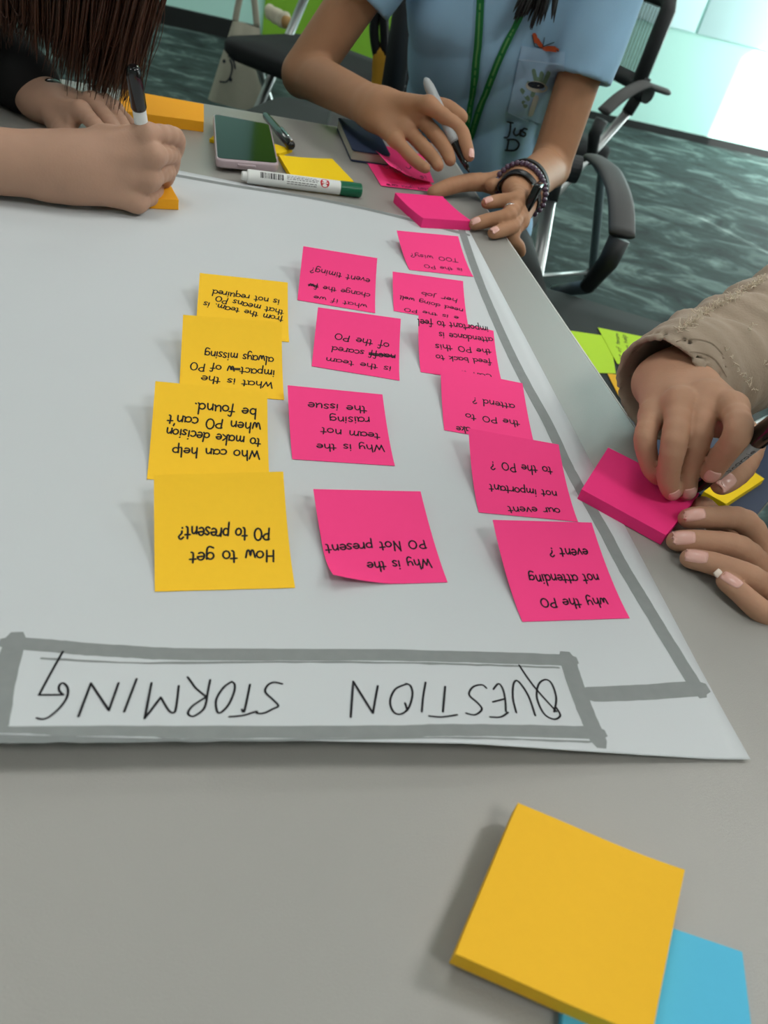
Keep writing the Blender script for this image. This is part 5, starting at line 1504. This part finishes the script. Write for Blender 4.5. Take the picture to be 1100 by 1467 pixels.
# =================================================================== ON AND AROUND THE CHAIRS
zs = -262.5
def flat_note(px, z, m, lines, label, group, xh=4.0, wd=.9, size=(76, 76)):
    return sheet('sticky_note', quad([atz(u, v, z) for u, v in px]), size, MT[m], lines, label, group, xh, wd)
gl = 'lime notes on the charcoal chair'
flat_note([(816, 533), (882, 535), (874, 482), (806, 472)], zs, 'lime', [('Name', (845, 530), (842, 508), 5.0)], 'lime sticky note on the charcoal chair seat, partly hidden by the table edge', gl)
flat_note([(884, 521), (938, 530), (930, 484), (856, 469)], zs + .6, 'lime', [('list of team', (893, 520), (886, 478), 3.6), ('who can help', (908, 522), (896, 480), 3.6), ('decide', (921, 524), (912, 492), 3.6)], 'lime sticky note filled with handwriting on the charcoal chair seat beside the beige cuff', gl)
flat_note([(922, 500), (962, 505), (950, 480), (926, 479)], zs + 1.4, 'lime', [('PO', (940, 498), (936, 486), 3.6)], 'small showing corner of a lime sticky note nearest the beige sleeve', gl)
flat_note([(886, 567), (925, 575), (915, 540), (870, 535)], zs + .6, 'amber', [], 'golden sticky note on the charcoal chair seat just below the lime notes', None)
# navy folder and the yellow pad on it
zf = -200.0
fc = [atz(880, 600, zf), atz(1012, 752, zf), atz(1078, 748, zf), atz(1160, 660, zf), atz(1010, 545, zf)]
def poly_slab(name, pts, thick, m, parent=None):
    V = [w(p) for p in pts] + [w(np.asarray(p) - np.array([0, 0, thick])) for p in pts]; n = len(pts)
    return MB().add(V, [tuple(range(n)), tuple(range(2 * n - 1, n - 1, -1))] + [(i, i + n, (i + 1) % n + n, (i + 1) % n) for i in range(n)]).build(name, m, parent, bevel=.002)
fl_ = [atz(905, 640, zf), atz(1000, 770, zf), atz(1075, 747, zf), atz(1170, 650, zf), atz(1060, 570, zf)]
cen = atz(1035, 672, zf)
e1_ = nrm(atz(1100, 716, zf) - atz(1074, 747, zf)); e2_ = np.array([-e1_[1], e1_[0], 0])
f0 = atz(1074, 749, zf)
fo = [f0, f0 + e1_ * 230, f0 + e1_ * 230 + e2_ * 215, f0 + e2_ * 215]
fd = thing('folder', 'navy folder lying on the charcoal chair under a small yellow pad', 'folder', w(np.mean(fo, 0) - [0, 0, 60]))
slab('cover', fo, 6, MT['navy'], fd, .001)
slab('page_block', [p - np.array([0, 0, 6]) for p in shrink(fo, 5)], 55, MT['pages'], fd, 0)
zy = zf + 9.0
pad('sticky_note_pad', [atz(1008, 704, zy), atz(1040, 722, zy), atz(1095, 686, zy), atz(1062, 664, zy)], 8.6, MT['lemon'], 'small yellow sticky pad lying on the navy folder behind the thumb')
# canvas tote hanging from the far chair
yb = 3230
tq = [aty(298, 142, yb), aty(382, 160, yb), aty(372, 40, yb), aty(334, 28, yb)]
tb = thing('tote_bag', 'pale canvas tote bag with a smiling face print hanging from the far left chair', 'bag', w(np.mean(tq[:2], 0)))
n = 12; V = []; F = []
ft = quad(tq); nb_ = nrm(np.cross(tq[1] - tq[0], tq[3] - tq[0]))
nb_ = nb_ if nb_[1] < 0 else -nb_
for sgn_ in (1, -1):
    for i in range(n + 1):
        for j in range(n + 1):
            s, t = i / n, j / n
            bul = 38 * (max(1 - (2 * s - 1) ** 2, 0)) ** .6 * (max(1 - t, 0)) ** .5 * (1 - .15 * math.sin(9 * s + 3 * t))
            V.append(w(ft(s, t) + nb_ * sgn_ * bul + nb_ * 3 * math.sin(11 * s)))
for k in range(2):
    for i in range(n):
        for j in range(n):
            o_ = k * (n + 1) ** 2; qd = (o_ + i * (n + 1) + j, o_ + (i + 1) * (n + 1) + j, o_ + (i + 1) * (n + 1) + j + 1, o_ + i * (n + 1) + j + 1)
            F.append(qd if k == 0 else qd[::-1])
bagm = link('bag_body', V, F, MT['canvas'], tb, True)
bb = bvh_of(bagm)
MB().tube(catmull_v([w(aty(337, 30, yb)), w(aty(341, 8, yb)), w(aty(349, -22, yb)), w(aty(362, -10, yb)), w(aty(368, 38, yb))]), .012, 8, flat=((0, 1, 0), .3)).build('handle', MT['canvas'], tb, smooth=True)
drape_strokes('smile_print', bb, [catmull([(316, 117), (325, 117), (331, 108), (333, 95), (330, 86)], 5), [(313, 75), (327, 79)], catmull([(329, 80), (335, 88), (337, 98)], 4)], 2.4, MT['print_dark'], tb, 3)
for c_ in ((322, 88), (331, 114)): drape_disc('smile_print', bb, c_, 2.2, 3, MT['print_dark'], tb, 4)
# cloth charm lying on that chair's seat
cs = aty(387, 17, 3300); ce = aty(418, 36, 3230)
ch = thing('cloth_charm', 'small cream and tan cloth charm lying on the far left chair seat', 'charm', w(ce))
H_ = Field(np.minimum(cs, ce) - 90, np.maximum(cs, ce) + 90, 5)
H_.cap(cs, cs + (ce - cs) * .62, 22, 26, 10); H_.displace(lambda X, Y, Z: 3 * np.sin(X / 9.) * np.sin(Y / 11.) + 2 * np.sin(Z / 7.))
fmesh('cloth_body', *H_.mesh(), MT['cream_fluff'], ch)
H_ = Field(np.minimum(cs, ce) - 90, np.maximum(cs, ce) + 90, 5)
H_.cap(cs + (ce - cs) * .68, ce, 20, 20, 10); H_.displace(lambda X, Y, Z: 3 * np.sin(X / 8.) * np.sin(Y / 9.))
fmesh('cloth_tip', *H_.mesh(), MT['tan'], ch)
# mustard bag behind the blue shirted person
y0 = 2000
bq = thing('shoulder_bag', 'mustard yellow bag hanging behind the person in the light blue shirt', 'bag', w(aty(540, 140, y0)))
H_ = Field(aty(538, 100, y0) - 230, aty(545, 100, y0) + 230, 6)
H_.cap(aty(549, 82, y0), aty(548, 128, y0), 20, 30, 10, (np.array([0, 1.0, 0]), 1.6))
H_.displace(lambda X, Y, Z: 3.5 * np.sin(X / 11. + Z / 40) + 2 * np.sin(Z / 17.))
fmesh('bag_body', *H_.mesh(), MT['mustard'], bq)
MB().tube(catmull_v([w(aty(541, 82, y0)), w(aty(536, 50, y0)), w(aty(538, 20, y0)), w(aty(548, 8, y0)), w(aty(552, 80, y0))]), .011, 8).build('strap', MT['black'], bq, smooth=True)

# paper scrap on the carpet
zf_ = -739.0
ps = slab('paper_scrap', [atz(1044, 411, zf_), atz(1066, 434, zf_), atz(1092, 440, zf_), atz(1086, 417, zf_)], .6, MT['white_plastic'], None, 0)
tag(ps, 'small white paper scrap lying on the carpet beside the beige sleeve', 'paper scrap')
